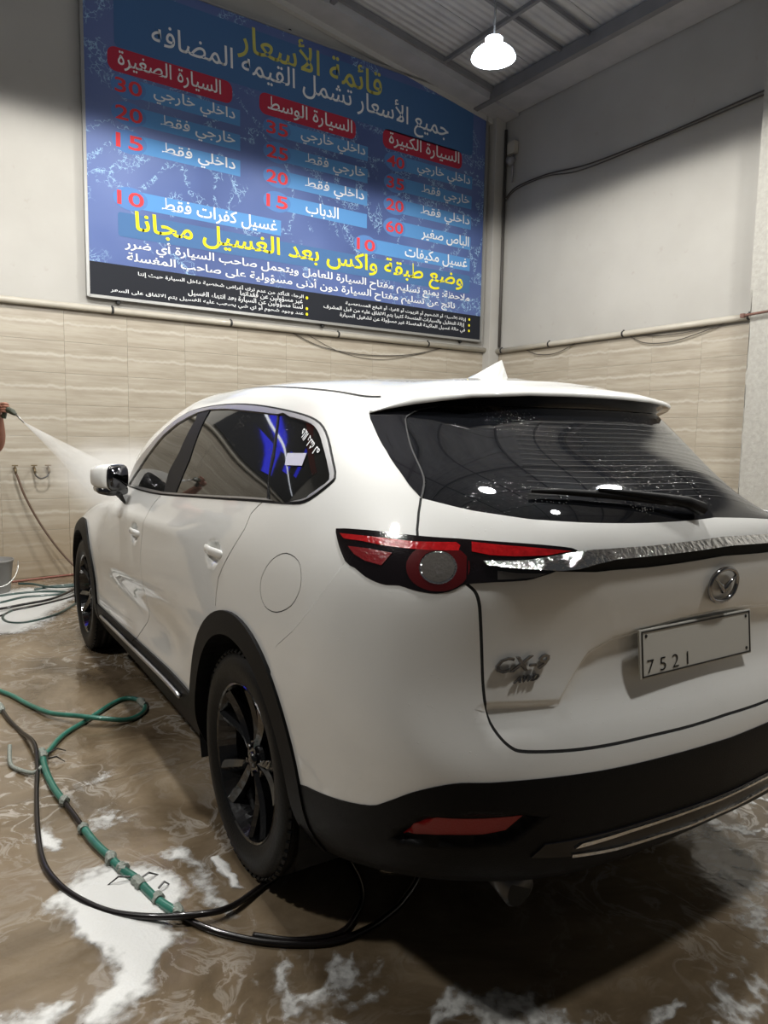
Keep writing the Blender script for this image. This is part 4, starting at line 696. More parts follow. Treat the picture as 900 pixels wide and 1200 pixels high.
ditch = [(1.14, 1.476), (1.25, 1.474), (1.489, 1.492), (1.825, 1.509), (2.088, 1.529), (2.45, 1.555), (2.9, 1.56), (3.5, 1.545), (4.0, 1.52), (4.30, 1.49)]
ditch = smooth_line(ditch, n=3)
gap(resamp(smooth_line(D['seam_ff'], n=2)[0:] + [(3.36, .20)]), .0022)
gap(resamp(smooth_line(D['seam_rr'], n=2)), .0022)
gap(resamp(smooth_line(D['seam_b'], n=2)), .0018)
gap(resamp(gl), .0035)
gap(resamp(gb), .0040)
gap(resamp(smooth_line(D['fuel'], True, 3), closed=True), .0016, True)
gap(resamp([tuple(p) for p in D['tail_split']]), .0018)
gap(resamp(hood_line), .002); gap(resamp(fb_line), .002); gap(resamp(fd_line), .0012)
A_, B_ = strip(ditch, .0065); R['ditch'] = A_ + B_[::-1]
# panels decided by where they lie
GATE = [(0, 1.46), (.84, 1.46), (1.205, 1.39)] + [tuple(p) for p in D['garn'][1:]] + [tuple(p) for p in gl] + [(.80, .95)] + gb
def classify(P):
    n = len(P); lab = np.full(n, '', dtype=object)
    def put(name, mask): lab[(lab == '') & mask] = name
    put('hole', in_poly(P, R['whR']) | in_poly(P, R['whF']))
    put('arch', in_poly(P, R['arR']) | in_poly(P, R['arF']))
    put('grille', in_poly(P, R['grille'])); put('frontblack', in_poly(P, R['frontblack']))
    for k in ('chrome', 'strip', 'glf', 'glr', 'glq'): put(k, in_poly(P, R[k]))
    put('pillar', in_poly(P, R['glin'])); put('trim', in_poly(P, R['dlo2'])); put('seal', in_poly(P, R['dlo']))
    put('tailgap', in_poly(P, GAP[6][0]) & in_poly(P, R['tail']))
    for k, nm in (('ringl', 'ringlens'), ('ringi', 'lens'), ('red1', 'red'), ('red2', 'redin'), ('red3', 'reddark'), ('low', 'clear')): put(nm, in_poly(P, R[k]))
    put('ring', in_poly(P, R['ringo']) & in_poly(P, R['tail']))
    put('tail', in_poly(P, R['tail']))
    put('lipband', in_poly(P, R['lipband']))
    put('glassedge', in_poly(P, R['glassedge'])); put('rearglass', in_poly(P, R['rearglass'])); put('garnish', in_poly(P, R['garnish']))
    put('shield', in_poly(P, R['shield'])); put('headlight', in_poly(P, R['headlight']))
    put('barchrome', (in_poly(P, R['barlow']) | in_poly(P, R['barup'])) & in_poly(P, R['bar'])); put('bar', in_poly(P, R['bar'])); put('refl', in_poly(P, R['refl']))
    g = np.zeros(n, bool)
    for A, B in GAP:
        g |= in_poly(P, A) if B is None else (in_poly(P, A) ^ in_poly(P, B))
    put('gap', g)
    put('ditch', in_poly(P, R['ditch']))
    lo = np.interp(P[:, 0], [p[0] for p in bump[::-1]], [p[1] for p in bump[::-1]])
    put('lowerbumper', (P[:, 0] < 1.44) & (P[:, 1] < lo))
    si = np.interp(P[:, 0], [p[0] for p in sill[::-1]], [p[1] for p in sill[::-1]])
    put('sill', (P[:, 0] > 2.2) & (P[:, 0] < 4.4) & (P[:, 1] < si))
    put('fuel', in_poly(P, D['fuel']))
    put('gate', in_poly(P, GATE))
    sb = [tuple(p) for p in D['seam_b']]
    put('bumper', in_poly(P, [(0, .3)] + gb[::-1] + [(.80, .95), (1.0, .95)] + sb[::-1] + [(1.55, .2), (1.44, .1), (0, .1)]))
    dt = np.interp(P[:, 0], [p[0] for p in ditch], [p[1] for p in ditch])
    ff = D['seam_ff'] + [[3.36, .15]]; rr_ = D['seam_rr']
    uf = np.interp(P[:, 1], [p[1] for p in ff[::-1]], [p[0] for p in ff[::-1]]); ur = np.interp(P[:, 1], [p[1] for p in rr_[::-1]], [p[0] for p in rr_[::-1]]); ud = np.interp(P[:, 1], [p[1] for p in fd_line[::-1]], [p[0] for p in fd_line[::-1]])
    low = P[:, 1] < 1.068
    put('reardoor', low & (P[:, 0] > ur) & (P[:, 0] < uf)); put('frontdoor', low & (P[:, 0] >= uf) & (P[:, 0] < ud))
    put('roof', ((P[:, 1] > dt) & (P[:, 0] > 1.0)) | ((P[:, 1] > 1.46) & (P[:, 0] <= 1.2)))
    hl = np.interp(P[:, 0], [p[0] for p in hood_line], [p[1] for p in hood_line])
    put('hood', (P[:, 0] > 4.55) & (P[:, 1] > hl) & (P[:, 1] < 1.10))
    fbu = np.interp(P[:, 1], [p[1] for p in fb_line], [p[0] for p in fb_line])
    put('frontbumper', (P[:, 0] > fbu) & (P[:, 1] < .92))
    put('fender', (P[:, 0] >= ud) & (P[:, 1] < 1.09))
    put('quarter', lab == '')
    return lab
for k in ('tail', 'refl', 'dlo', 'dlo2', 'glin', 'glf', 'glr', 'glq', 'ringo', 'ringi', 'ringl', 'red1', 'red2', 'red3', 'low', 'garnish', 'glassedge', 'lipband', 'chrome', 'strip', 'bar', 'barlow', 'barup', 'rearglass', 'shield', 'headlight', 'grille', 'frontblack', 'ditch', 'whR', 'whF', 'arR', 'arF'): C.append((R[k], True))
C.append((bump, False)); C.append((sill, False)); C.append((RECESS, True)); C.append((shrink(RECESS, .010), True)); C.append((shrink(RECESS, .020), True)); C.append(([(0, 1.46), (.84, 1.46), (1.205, 1.39)], False)); C.append(([(1.0, 1.46), (1.14, 1.476)], False))
pts = []; edges = []
def addpt(p): pts.append((min(max(float(p[0]), 0.0), UMAX), min(max(float(p[1]), 0.0), VMAX))); return len(pts) - 1
for L, cl in C:
    Q = resamp(L, .03, cl); ids = [addpt(p) for p in Q]
    for a, b in zip(ids, ids[1:]): edges.append((a, b))
    if cl: edges.append((ids[-1], ids[0]))
B4 = resamp([(0, 0), (UMAX, 0), (UMAX, VMAX), (0, VMAX)], .035, True); ids = [addpt(p) for p in B4]
for a, b in zip(ids, ids[1:] + ids[:1]): edges.append((a, b))
bset = {}
allc = np.array(pts); 
cell = {}
for p in pts: cell.setdefault((int(p[0] / .012), int(p[1] / .012)), 1)
def near(u, v):
    i, j = int(u / .012), int(v / .012)
    return any((i + a, j + b) in cell for a in (-1, 0, 1) for b in (-1, 0, 1))
def grid(u0, u1, v0, v1, st):
    for u in np.arange(u0 + st / 2, u1, st):
        for v in np.arange(v0 + st / 2, v1, st):
            if not near(u, v): pts.append((float(u), float(v)))
grid(0, 1.4, 0, 1.6, .022); grid(1.4, 6.53, 0, 1.6, .036); grid(0, 1.4, 1.6, 1.9, .04); grid(1.4, 6.53, 1.6, 1.9, .06)
grid(CUPR[0] - .1, CUPR[0] + .1, CUPR[1] - .075, CUPR[1] + .075, .016); grid(CUPF[0] - .1, CUPF[0] + .1, CUPF[1] - .075, CUPF[1] + .075, .016)
grid(.6, 1.05, .22, .42, .012)
vo, eo, fo, *_ = geometry.delaunay_2d_cdt([Vector(p) for p in pts], edges, [], 0, 1e-5)
VV = np.array([(v.x, v.y) for v in vo]); FF = np.array([tuple(f) for f in fo])
cen = VV[FF].mean(1); lab = classify(cen)
u_, v_ = VV[:, 0], VV[:, 1]
BP = Pt(u_, v_); BN = PN(u_, v_)
a, b, c = (VV[FF[:, k]] for k in range(3))
ccw = ((b[:, 0] - a[:, 0]) * (c[:, 1] - a[:, 1]) - (b[:, 1] - a[:, 1]) * (c[:, 0] - a[:, 0])) > 0
FF = np.where(ccw[:, None], FF[:, ::-1], FF)       # outward on the left side
print('car body', len(VV), 'points', len(FF), 'triangles')
def OFN(ix, off, e=2e-3):
    u, v = VV[ix, 0], VV[ix, 1]
    def Q(u, v): return Pt(u, v) + SN(u, v) * off(u, v)[:, None]
    n = np.cross(Q(u, v + e) - Q(u, v - e), Q(u + e, v) - Q(u - e, v)); return n / (np.linalg.norm(n, axis=1)[:, None] + 1e-12)
def panel(name, labels, mat, parent, sides, off=0.0, depth=.010, crit=None):
    labels = labels if isinstance(labels, (list, tuple)) else [labels]
    tri = FF[np.isin(lab, labels)] if crit is None else FF[np.isin(lab, labels) & crit]
    if len(tri) == 0: print('empty panel', name); return None
    verts = []; faces = []; nor = []; base = 0
    e = np.concatenate([tri[:, [0, 1]], tri[:, [1, 2]], tri[:, [2, 0]]]); key = np.sort(e, 1); kk = key[:, 0].astype(np.int64) * 1000003 + key[:, 1]
    uq, inv, cnt = np.unique(kk, return_inverse=True, return_counts=True); be = e[cnt[inv] == 1]
    cl = lambda q: ((VV[q[:, 0], 0] < 1e-4) & (VV[q[:, 1], 0] < 1e-4)) | ((VV[q[:, 0], 1] > VMAX - 1e-4) & (VV[q[:, 1], 1] > VMAX - 1e-4)) | ((VV[q[:, 0], 0] > UMAX - 1e-4) & (VV[q[:, 1], 0] > UMAX - 1e-4))
    be = be[~cl(be)]
    used = np.unique(tri); mp = np.full(len(VV), -1); mp[used] = np.arange(len(used))
    for s in sides:
        of = off(VV[used, 0], VV[used, 1])[:, None] if callable(off) else off
        P = BP[used] + BN[used] * of; Nn = BN[used].copy()
        if callable(off): Nn = OFN(used, off)
        if s < 0:
            P = warp(P * [1, -1, 1]); Nn = Nn * [1, -1, 1]
        f = mp[tri]; f = f if s > 0 else f[:, ::-1]
        verts.append(P); nor.append(Nn); faces += [tuple(int(x) + base for x in t) for t in f]; nb = base + len(used); smoothN = len(used)
        # returned edge
        if depth > 0 and len(be):
            bu = np.unique(be); bm_ = np.full(len(VV), -1); bm_[bu] = np.arange(len(bu))
            ob = off(VV[bu, 0], VV[bu, 1])[:, None] if callable(off) else off
            P0 = BP[bu] + BN[bu] * ob; P1 = BP[bu] + BN[bu] * (ob - depth)
            if s < 0: P0 = warp(P0 * [1, -1, 1]); P1 = warp(P1 * [1, -1, 1])
            verts.append(P0); verts.append(P1); nor.append(np.zeros((2 * len(bu), 3)))
            for i, j in be:
                q = (nb + bm_[i], nb + bm_[j], nb + len(bu) + bm_[j], nb + len(bu) + bm_[i])
                faces.append(tuple(int(x) for x in (q[::-1] if s > 0 else q)))
            nb += 2 * len(bu)
        base = nb
    V = np.concatenate(verts); Nr = np.concatenate(nor)
    me = bpy.data.meshes.new(name); me.from_pydata(V.tolist(), [], faces); me.update()
    me.materials.append(mat); me.polygons.foreach_set('use_smooth', [True] * len(me.polygons))
    # true surface normals on the skin, face normals on the returned edges
    z = np.linalg.norm(Nr, axis=1) < .5
    nl = []
    pn = np.zeros(len(me.polygons) * 3); me.polygons.foreach_get('normal', pn); pn = pn.reshape(-1, 3)
    for p in me.polygons:
        for vi in p.vertices: nl.append(tuple(pn[p.index]) if z[vi] else tuple(Nr[vi]))
    me.normals_split_custom_set(nl)
    return link(name, me, parent)

# ------------------------------------------------------------------ the car
CY = math.radians(87.795)
car = empty('car', (1.86642, 2.1374, 0), CY); tag(car, 'wet white family car with tinted windows seen from its rear left corner', 'car')
BOTH = (1, -1)
panel('roof_panel', 'roof', M_['paint'], car, BOTH)
panel('hood', 'hood', M_['paint'], car, BOTH)
panel('panel_gap', 'gap', M_['under'], car, BOTH, -.0012, .0)
gate = panel('tailgate', 'gate', M_['paint'], car, BOTH, -.001)
panel('rear_bumper', 'bumper', M_['paint'], car, BOTH, .003)
lb = panel('lower_rear_bumper', 'lowerbumper', M_['black'], car, BOTH, .006, .05)
panel('front_bumper', 'frontbumper', M_['paint'], car, BOTH)
panel('front_grille', 'grille', M_['black'], car, BOTH, -.02, .0)
panel('lower_front_bumper', 'frontblack', M_['black'], car, BOTH, .004, .04)
panel('windshield', 'shield', M_['glass'], car, BOTH, -.004)
rg = panel('rear_window', 'rearglass', M_['glass'], gate, BOTH, -.002)
tv = [p[0] for p in ct[::-1]], [p[1] for p in ct[::-1]]
cs = panel('chrome_strip', 'chrome', M_['chrome'], gate, BOTH, lambda u, v: .005 + .018 * np.clip((np.interp(u, *tv) - v) / .030, 0, 1), .03); tag(cs, 'bright chrome strip across the tailgate')
panel('strip_recess', 'strip', M_['under'], gate, BOTH, -.006, .0)
panel('spoiler_underside', 'lipband', M_['gloss'], car, BOTH, -.002)
bi = panel('bumper_insert', 'bar', M_['insert'], lb, BOTH, lambda u, v: .010 + 0 * v, .03); tag(panel('bumper_chrome_edge', 'barchrome', M_['chrome'], lb, BOTH, lambda u, v: .014 + 0 * v, .03), 'chrome edging along the foot of the rear bumper')
for s in BOTH:
    q = panel('quarter_panel', 'quarter', M_['paint'], car, (s,))
    panel('quarter_window', 'glq', M_['sideglass'], q, (s,), -.003)
    panel('fuel_flap', 'fuel', M_['paint'], q, (s,)) if s > 0 else panel('side_skin', 'fuel', M_['paint'], q, (s,))
    rd = panel('rear_door', 'reardoor', M_['paint'], car, (s,)); panel('side_window', 'glr', M_['sideglass'], rd, (s,), -.003)
    fd = panel('front_door', 'frontdoor', M_['paint'], car, (s,)); panel('side_window', 'glf', M_['sideglass'], fd, (s,), -.003)
    panel('front_fender', 'fender', M_['paint'], car, (s,))
    panel('sill_cladding', 'sill', M_['black'], car, (s,), .010, .05)
    [panel('wheel_arch_cladding', 'arch', M_['black'], car, (s,), .012, .05, c_) for c_ in (cen[:, 0] < 3.3, cen[:, 0] >= 3.3)]
    tr = panel('window_trim', 'trim', M_['satin'], car, (s,), .004); panel('window_seal', 'seal', M_['rubber'], tr, (s,), .001); [panel('pillar_cover', 'pillar', M_['rubber'], tr, (s,), .0, .01, c_) for c_ in (cen[:, 0] < 2.4, cen[:, 0] >= 2.4)]
    panel('roof_moulding', 'ditch', M_['rubber'], car, (s,), -.002)
    tag(panel('glass_edge', 'glassedge', M_['edge'], car, (s,), .001, .0), 'thin pale seam beside the rear window')
    panel('pillar_garnish', 'garnish', M_['gloss'], car, (s,), .001)
    tl = panel('tail_light', ['tail', 'tailgap'], M_['lens'], car, (s,), .004, .02)
    tag(panel('light_strip', ['red', 'redin'], M_['red'], tl, (s,), .006, .003), 'bright red strip along the top of the tail light')
    panel('side_marker', 'reddark', M_['redmid'], tl, (s,), .006, .003)
    tag(panel('lamp_ring', 'ring', M_['reddark'], tl, (s,), .006, .003), 'deep red ring around the round lamp')
    panel('lamp_bezel', 'lens', M_['chrome'], tl, (s,), .004, .002)
    tag(panel('round_lamp', 'ringlens', M_['clear'], tl, (s,), .008, .004), 'grey round lamp glass')
    panel('reversing_lamp', 'clear', M_['clear'], tl, (s,), .006, .003)
    tag(panel('reflector', 'refl', M_['reflector'], lb, (s,), .008, .02), 'red reflector let into the black bumper')
    panel('headlight', 'headlight', M_['clear'], car, (s,), .003)
for s in BOTH:
    L_ = [Pt([u], [np.interp(u, [p[0] for p in sill[::-1]], [p[1] for p in sill[::-1]]) - .045])[0] + PN([u], [.18])[0] * .020 for u in np.linspace(2.48, 4.12, 26)]
    o = tube('sill_moulding', [Vector((p[0], s * p[1], p[2])) for p in L_], .009, M_['satin'], car, 8); tag(o, 'thin satin moulding along the sill')
# spoiler lip over the rear window
E_ = [(0.0, .068), (.12, .07), (.27, .07), (.36, .068), (.46, .062), (.53, .050), (.585, .035), (.63, .018), (.668, .0)]
edge_px = [(0.0, -0.634, 0.0, 1.607), (0.068, -0.633, 0.125, 1.606), (0.291, -0.628, 0.292, 1.602), (0.459, -0.619, 0.394, 1.595), (0.627, -0.591, 0.477, 1.59), (0.781, -0.542, 0.539, 1.581), (0.939, -0.477, 0.593, 1.571), (1.108, -0.401, 0.643, 1.557), (1.209, -0.353, 0.673, 1.545)]     # trailing edge of the spoiler in car coordinates
def spoiler(part):
    V = []; F = []
    n = len(edge_px)
    rows = []
    for (u, ex, ey, ez) in edge_px:
        vf = 1.60 if u < .9 else 1.60 - (u - .9) * .55
        vt = 1.53 if u < .9 else 1.53 - (u - .9) * .42
        f0 = Pt([u], [vf])[0] + PN([u], [vf])[0] * .002; f1 = Pt([u], [vt])[0] + PN([u], [vt])[0] * .006
        e = np.array([ex, ey, ez]); g = Pt([u], [1.44 if u < .9 else max(1.39, 1.44 - (u - .9) * .17)])[0] - PN([u], [1.44])[0] * .0
        t = min(1., (1.21 - u) / .25)
        up = e + np.array([0.004, 0, .013 * t + .002]); mid = (f1 + up) / 2 + np.array([0, 0, .006 * t])
        rows.append((f0, f1, mid, up, e + np.array([-.002, 0, .004]), e, (e + g) / 2 + np.array([0, 0, .006]), g))
    a, b = (0, 6) if part == 'top' else (5, 8)
    for s in (1, -1):
        for r in rows:
            for k in range(a, b):
                p = r[k] * [1, s, 1]; V.append(warp(p[None])[0] if s < 0 else p)
    m = b - a
    for s in range(2):
        for i in range(n - 1):
            for k in range(m - 1):
                q = (s * n * m + i * m + k, s * n * m + (i + 1) * m + k, s * n * m + (i + 1) * m + k + 1, s * n * m + i * m + k + 1)
                F.append(q if s == 0 else q[::-1])
    return V, F
v, f = spoiler('top'); bm = bmesh.new(); bm.from_mesh(mesh('t', v, f)); bmesh.ops.remove_doubles(bm, verts=bm.verts, dist=.0005); sp = link('rear_spoiler', bm_mesh('rear_spoiler', bm, M_['paint'], True), car)
v, f = spoiler('under'); bm = bmesh.new(); bm.from_mesh(mesh('t', v, f)); bmesh.ops.remove_doubles(bm, verts=bm.verts, dist=.0005); link('spoiler_underside', bm_mesh('spoiler_underside', bm, M_['gloss'], True), sp)

def frame_at(u, v, off=0.0, s=1):
    p = Pt([u], [v])[0] + PN([u], [v])[0] * off; n = PN([u], [v])[0]
    if s < 0: p = p * [1, -1, 1]; n = n * [1, -1, 1]
    return Vector(p), Vector(n)
def orient(n, up=(0, 0, 1)):
    """matrix whose Z looks along n and whose Y is as upright as it can be"""
    z = Vector(n).normalized(); x = Vector(up).cross(z).normalized(); y = z.cross(x); return Matrix((x, y, z)).transposed()
# door handles
def handle(u, v, s, door):
    p, n = frame_at(u, v, .0, s); bm = bmesh.new()
    pts = []; rad = []
    q = [(-.105, .004), (-.095, .016), (-.07, .026), (0, .031), (.07, .028), (.098, .016), (.108, .003)]
    rings = []
    for x, d in q:
        c = p + Vector((x, 0, 0)) + n * d; w = .017 if abs(x) < .09 else .011; th = .008
        rings.append([bm.verts.new(c + Vector((0, 0, 1)) * (w * math.cos(a)) + n * (th * math.sin(a))) for a in [k * PI / 5 for k in range(10)]])
    for a, b in zip(rings, rings[1:]):
        for k in range(10): bm.faces.new((a[k], a[(k + 1) % 10], b[(k + 1) % 10], b[k]))
    bm.faces.new(rings[0][::-1]); bm.faces.new(rings[-1])
    link('door_handle', bm_mesh('door_handle', bm, M_['paint'], True), door)
doors = [o for o in car.children]
for s, rd, fd in ((1, [o for o in doors if o.name.startswith('rear_door')][0], [o for o in doors if o.name.startswith('front_door')][0]), (-1, [o for o in doors if o.name.startswith('rear_door')][1], [o for o in doors if o.name.startswith('front_door')][1])):
    handle(CUPR[0] - .01, CUPR[1] + .005, s, rd); handle(CUPF[0] - .02, CUPF[1] + .005, s, fd)
# door mirrors
def mirror(s):
    def mk(pts, sub=2):
        bm = bmesh.new(); rings = []
        for (x, y0, y1, z0, z1, rr) in pts:
            ring = []
            for k in range(16):
                a = 2 * PI * k / 16; ca, sa = math.cos(a), math.sin(a)
                ex = abs(ca) ** .55 * (1 if ca >= 0 else -1); ez = abs(sa) ** .55 * (1 if sa >= 0 else -1)
                ring.append(bm.verts.new((x, s * ((y0 + y1) / 2 + (y1 - y0) / 2 * ex), (z0 + z1) / 2 + (z1 - z0) / 2 * ez)))
            rings.append(ring)
        for a, b in zip(rings, rings[1:]):
            for k in range(16): bm.faces.new((a[k], a[(k + 1) % 16], b[(k + 1) % 16], b[k]))
        bm.faces.new(rings[0][::-1]); bm.faces.new(rings[-1])
        c = Vector((1.84, s * .985, 0)); bmesh.ops.transform(bm, matrix=Matrix.Translation(c) @ Matrix.Rotation(s * math.radians(30), 4, 'Z') @ Matrix.Translation(-c), verts=bm.verts); return bm
    bm = mk([(1.775, .915, 1.055, 1.165, 1.30, 0), (1.80, .905, 1.07, 1.16, 1.305, 0), (1.85, .91, 1.068, 1.165, 1.30, 0), (1.91, .925, 1.05, 1.18, 1.288, 0), (1.945, .955, 1.02, 1.20, 1.26, 0)])
    m = link('door_mirror', bm_mesh('door_mirror', bm, M_['paint'], True), car)
    bm = mk([(1.768, .917, 1.053, 1.167, 1.298, 0), (1.774, .912, 1.058, 1.162, 1.303, 0)]); link('mirror_rim', bm_mesh('mirror_rim', bm, M_['gloss'], True), m)
    bm = mk([(1.766, .925, 1.046, 1.178, 1.290, 0), (1.7675, .925, 1.046, 1.178, 1.290, 0)]); link('mirror_glass', bm_mesh('mirror_glass', bm, simple('mirror_glass', (.10, .10, .11), .05, 1), True), m)
    bm = mk([(1.785, .905, 1.06, 1.135, 1.185, 0), (1.84, .905, 1.062, 1.14, 1.185, 0), (1.90, .93, 1.04, 1.155, 1.19, 0)]); link('mirror_base', bm_mesh('mirror_base', bm, M_['gloss'], True), m)
    bm = bmesh.new(); vs = [bm.verts.new(v) for v in ((1.80, s * .93, 1.15), (1.90, s * .93, 1.15), (1.95, s * .862, 1.125), (1.85, s * .885, 1.06), (1.80, s * .97, 1.145), (1.90, s * .97, 1.15))]
    for f in ((0, 3, 2, 1), (0, 4, 3), (4, 5, 2, 3), (5, 1, 2), (0, 1, 5, 4)): bm.faces.new([vs[i] for i in f])
    link('mirror_foot', bm_mesh('mirror_foot', bm, M_['gloss']), m)
mirror(1); mirror(-1)
# roof fin aerial
bm = bmesh.new()
prof = [(.06, 1.700, .004), (.034, 1.706, .020), (-.03, 1.722, .026), (-.09, 1.740, .022), (-.14, 1.755, .014), (-.168, 1.762, .006)]
top = []; L1 = []; L2 = []
for x, z, w in prof:
    top.append(bm.verts.new((x, 0, z))); zb = 1.694; L1.append(bm.verts.new((x, w + .012, zb))); L2.append(bm.verts.new((x, -w - .012, zb)))
e = bm.verts.new((-.182, 0, 1.735)); e1 = bm.verts.new((-.19, .016, 1.688)); e2 = bm.verts.new((-.19, -.016, 1.688))
for i in range(5):
    bm.faces.new((top[i], top[i + 1], L1[i + 1], L1[i])); bm.faces.new((top[i + 1], top[i], L2[i], L2[i + 1]))
bm.faces.new((top[5], e, L1[5])); bm.faces.new((e, top[5], L2[5])); bm.faces.new((e, e1, L1[5])); bm.faces.new((e2, e, L2[5])); bm.faces.new((e, e2, e1)); bm.faces.new((top[0], L1[0], L2[0]))
link('roof_fin', bm_mesh('roof_fin', bm, M_['paint']), car)
# rear wiper
def onback(u, v, off): 
    u_ = abs(u); p = Pt([u_], [v])[0] + PN([u_], [v])[0] * off; 
    if u < 0: p = warp((p * [1, -1, 1])[None])[0]
    return Vector(p)
wp = [(.060, 1.083), (.11, 1.098), (.19, 1.112), (.28, 1.122), (.40, 1.129), (.52, 1.131), (.62, 1.129)]
bm = bmesh.new(); add_tube(bm, [onback(u, v, .026 if i else .02) for i, (u, v) in enumerate(wp[:5])], [.019, .016, .011, .008, .006], 8)
wi = link('rear_wiper', bm_mesh('rear_wiper', bm, M_['black'], True), car)
tube('wiper_blade', [onback(u, v - .004, .016) for u, v in [(.10, 1.098)] + wp[2:]], [.006, .009, .009, .009, .008, .005], M_['rubber'], wi)
bm = bmesh.new()
for k in range(15):
    v = 1.13 + .0185 * k; L_ = [onback(u, v, .0008) for u in np.linspace(-.62 + .009 * k, .62 - .009 * k, 22)]; L2_ = [onback(u, v + .0008, .0008) for u in np.linspace(-.62 + .009 * k, .62 - .009 * k, 22)]
    A = [bm.verts.new(q) for q in L_]; B = [bm.verts.new(q) for q in L2_]
    for i in range(21): bm.faces.new((A[i], A[i + 1], B[i + 1], B[i]))
tag(link('heating_wires', bm_mesh('heating_wires', bm, simple('heating_wire_print', (.012, .011, .010), .6)), gate), kind='stuff')
# emblem: an oval ring holding a winged v
p, n = frame_at(.005, .859, .004); Mo = orient(n)
bm = bmesh.new()
def ring_pts(rx, rz, k=36, sq=.92): return [(rx * abs(math.cos(2 * PI * i / k)) ** sq * (1 if math.cos(2 * PI * i / k) >= 0 else -1), rz * abs(math.sin(2 * PI * i / k)) ** sq * (1 if math.sin(2 * PI * i / k) >= 0 else -1)) for i in range(k)]
pp = [Vector((x, y, .004)) for x, y in ring_pts(.058, .0455)]
add_tube(bm, pp + [pp[0]], .0062, 8, False)
for sg_ in (1, -1):
    w = [(0, -.018, .010), (sg_ * .010, -.004, .009), (sg_ * .026, .009, .006), (sg_ * .045, .023, .005), (sg_ * .054, .018, .004)]
    add_tube(bm, [Vector((x, y, .006)) for x, y, r in w], [r * .75 for x, y, r in w], 8)
bmesh.ops.transform(bm, matrix=Matrix.Translation(p) @ Mo.to_4x4(), verts=bm.verts)
link('winged_emblem', bm_mesh('winged_emblem', bm, M_['badge'], True), gate)
# badges
def badge(s, u0, u1, v, hgt, name, shear=.25):
    me = text_mesh(s, .0025, .012, 2, .0012, shear); co = np.array([q.co for q in me.vertices]); mn = co.min(0); mx = co.max(0)
    t = (co[:, 0] - mn[0]) / (mx[0] - mn[0]); uu_ = u0 + (u1 - u0) * t; vv_ = v + .002 * t + ((co[:, 1] - mn[1]) / (mx[1] - mn[1]) - .5) * hgt
    P = Pt(uu_, vv_) + SN(uu_, vv_) * (.003 + (co[:, 2] - mn[2]))[:, None]
    for q, w in zip(me.vertices, P): q.co = w
    me.materials.append(M_['badge']); me.update(); return link(name, me, gate)
badge('CX-9', .705, .575, .724, .032, 'model_badge'); badge('AWD', .660, .598, .692, .014, 'drive_badge', .5)
# number plate
bm = bmesh.new(); p0 = Vector((-1.076, .073, .945)); nn = Vector((-1, 0, .10)).normalized(); Mo = orient(nn)
X = Matrix.Translation(p0) @ Mo.to_4x4()
def plate_part(name, c, s, mat, bev=0, par=None):
    bm = bmesh.new(); add_box(bm, c, s, bev); bmesh.ops.transform(bm, matrix=X, verts=bm.verts); return link(name, bm_mesh(name, bm, mat), par)
M_['plate'] = simple('plate_enamel', (.50, .49, .45), .35); M_['ink'] = simple('plate_black', (.01, .01, .01), .4)
npl = plate_part('number_plate', (0, 0, 0), (.480, .125, .006), M_['plate'], .0025, car)
for c, s in (((0, .0565, .004), (.465, .0035, .002)), ((0, -.0565, .004), (.465, .0035, .002)), ((.231, 0, .004), (.0035, .113, .002)), ((-.231, 0, .004), (.0035, .113, .002))): plate_part('border', c, s, M_['ink'], 0, npl)
me = text_mesh('7 5 2 1', .001, -.01, 3); co = np.array([q.co for q in me.vertices]); mn = co.min(0); mx = co.max(0)
for q in me.vertices: q.co = X @ Vector((-.215 + (q.co.x - mn[0]) / (mx[0] - mn[0]) * .165, -.050 + (q.co.y - mn[1]) / (mx[1] - mn[1]) * .034, .0045))
me.materials.append(M_['ink']); link('plate_number', me, npl)
for x, y in ((.215, .045), (-.215, .045), (.215, -.045)):
    bm = bmesh.new(); add_lathe(bm, [(.001, .006), (.004, .005), (.005, .003)], 8, X @ Matrix.Translation((x, y, 0))); link('screw', bm_mesh('screw', bm, M_['ink']), npl)
# exhaust tips under the bumper
for s in BOTH:
    tp = tube('exhaust_pipe', [(-.72, s * .58, .385), (-.92, s * .595, .375), (-.985, s * .60, .365)], [.035, .042, .044], M_['steel'], car, 20)
    bm = bmesh.new(); disc(bm, .038, 0, 20, Matrix.Translation((-.987, s * .60, .365)) @ Matrix.Rotation(PI / 2, 4, 'Y')); link('pipe_mouth', bm_mesh('pipe_mouth', bm, M_['under']), tp)
# underbody and wheel housings
bm = bmesh.new()
add_box(bm, (1.45, 0, .27), (4.1, 1.06, .06)); add_box(bm, (1.46, 0, .27), (1.9, 1.74, .05)); add_box(bm, (-.62, 0, .42), (.50, 1.50, .06)); add_box(bm, (-.80, 0, .36), (.22, 1.1, .12), .03); add_box(bm, (3.45, 0, .27), (.5, 1.3, .05))
link('underbody', bm_mesh('underbody', bm, M_['under']), car)
bm = bmesh.new(); add_tube(bm, [(-.60, .45, .33), (-.60, .0, .33), (-.60, -.45, .33)], .11, 12); add_tube(bm, [(0, .7, .36), (0, 0, .33), (0, -.7, .36)], .05, 8)
link('silencer', bm_mesh('silencer', bm, M_['grey'], True), car)
for cx in (0.0, 2.93):
    for s in BOTH:
        bm = bmesh.new(); A = []; Bv = []
        for k in range(25):
            a = math.radians(-20 + 220 * k / 24); r = .455
            A.append(bm.verts.new((cx + r * math.cos(a), s * .945, .375 + r * math.sin(a)))); Bv.append(bm.verts.new((cx + r * math.cos(a), s * .60, .375 + r * math.sin(a))))
        for k in range(24): bm.faces.new((A[k], A[k + 1], Bv[k + 1], Bv[k]))
        bm.faces.new(Bv); link('wheel_housing', bm_mesh('wheel_housing', bm, M_['under']), car)
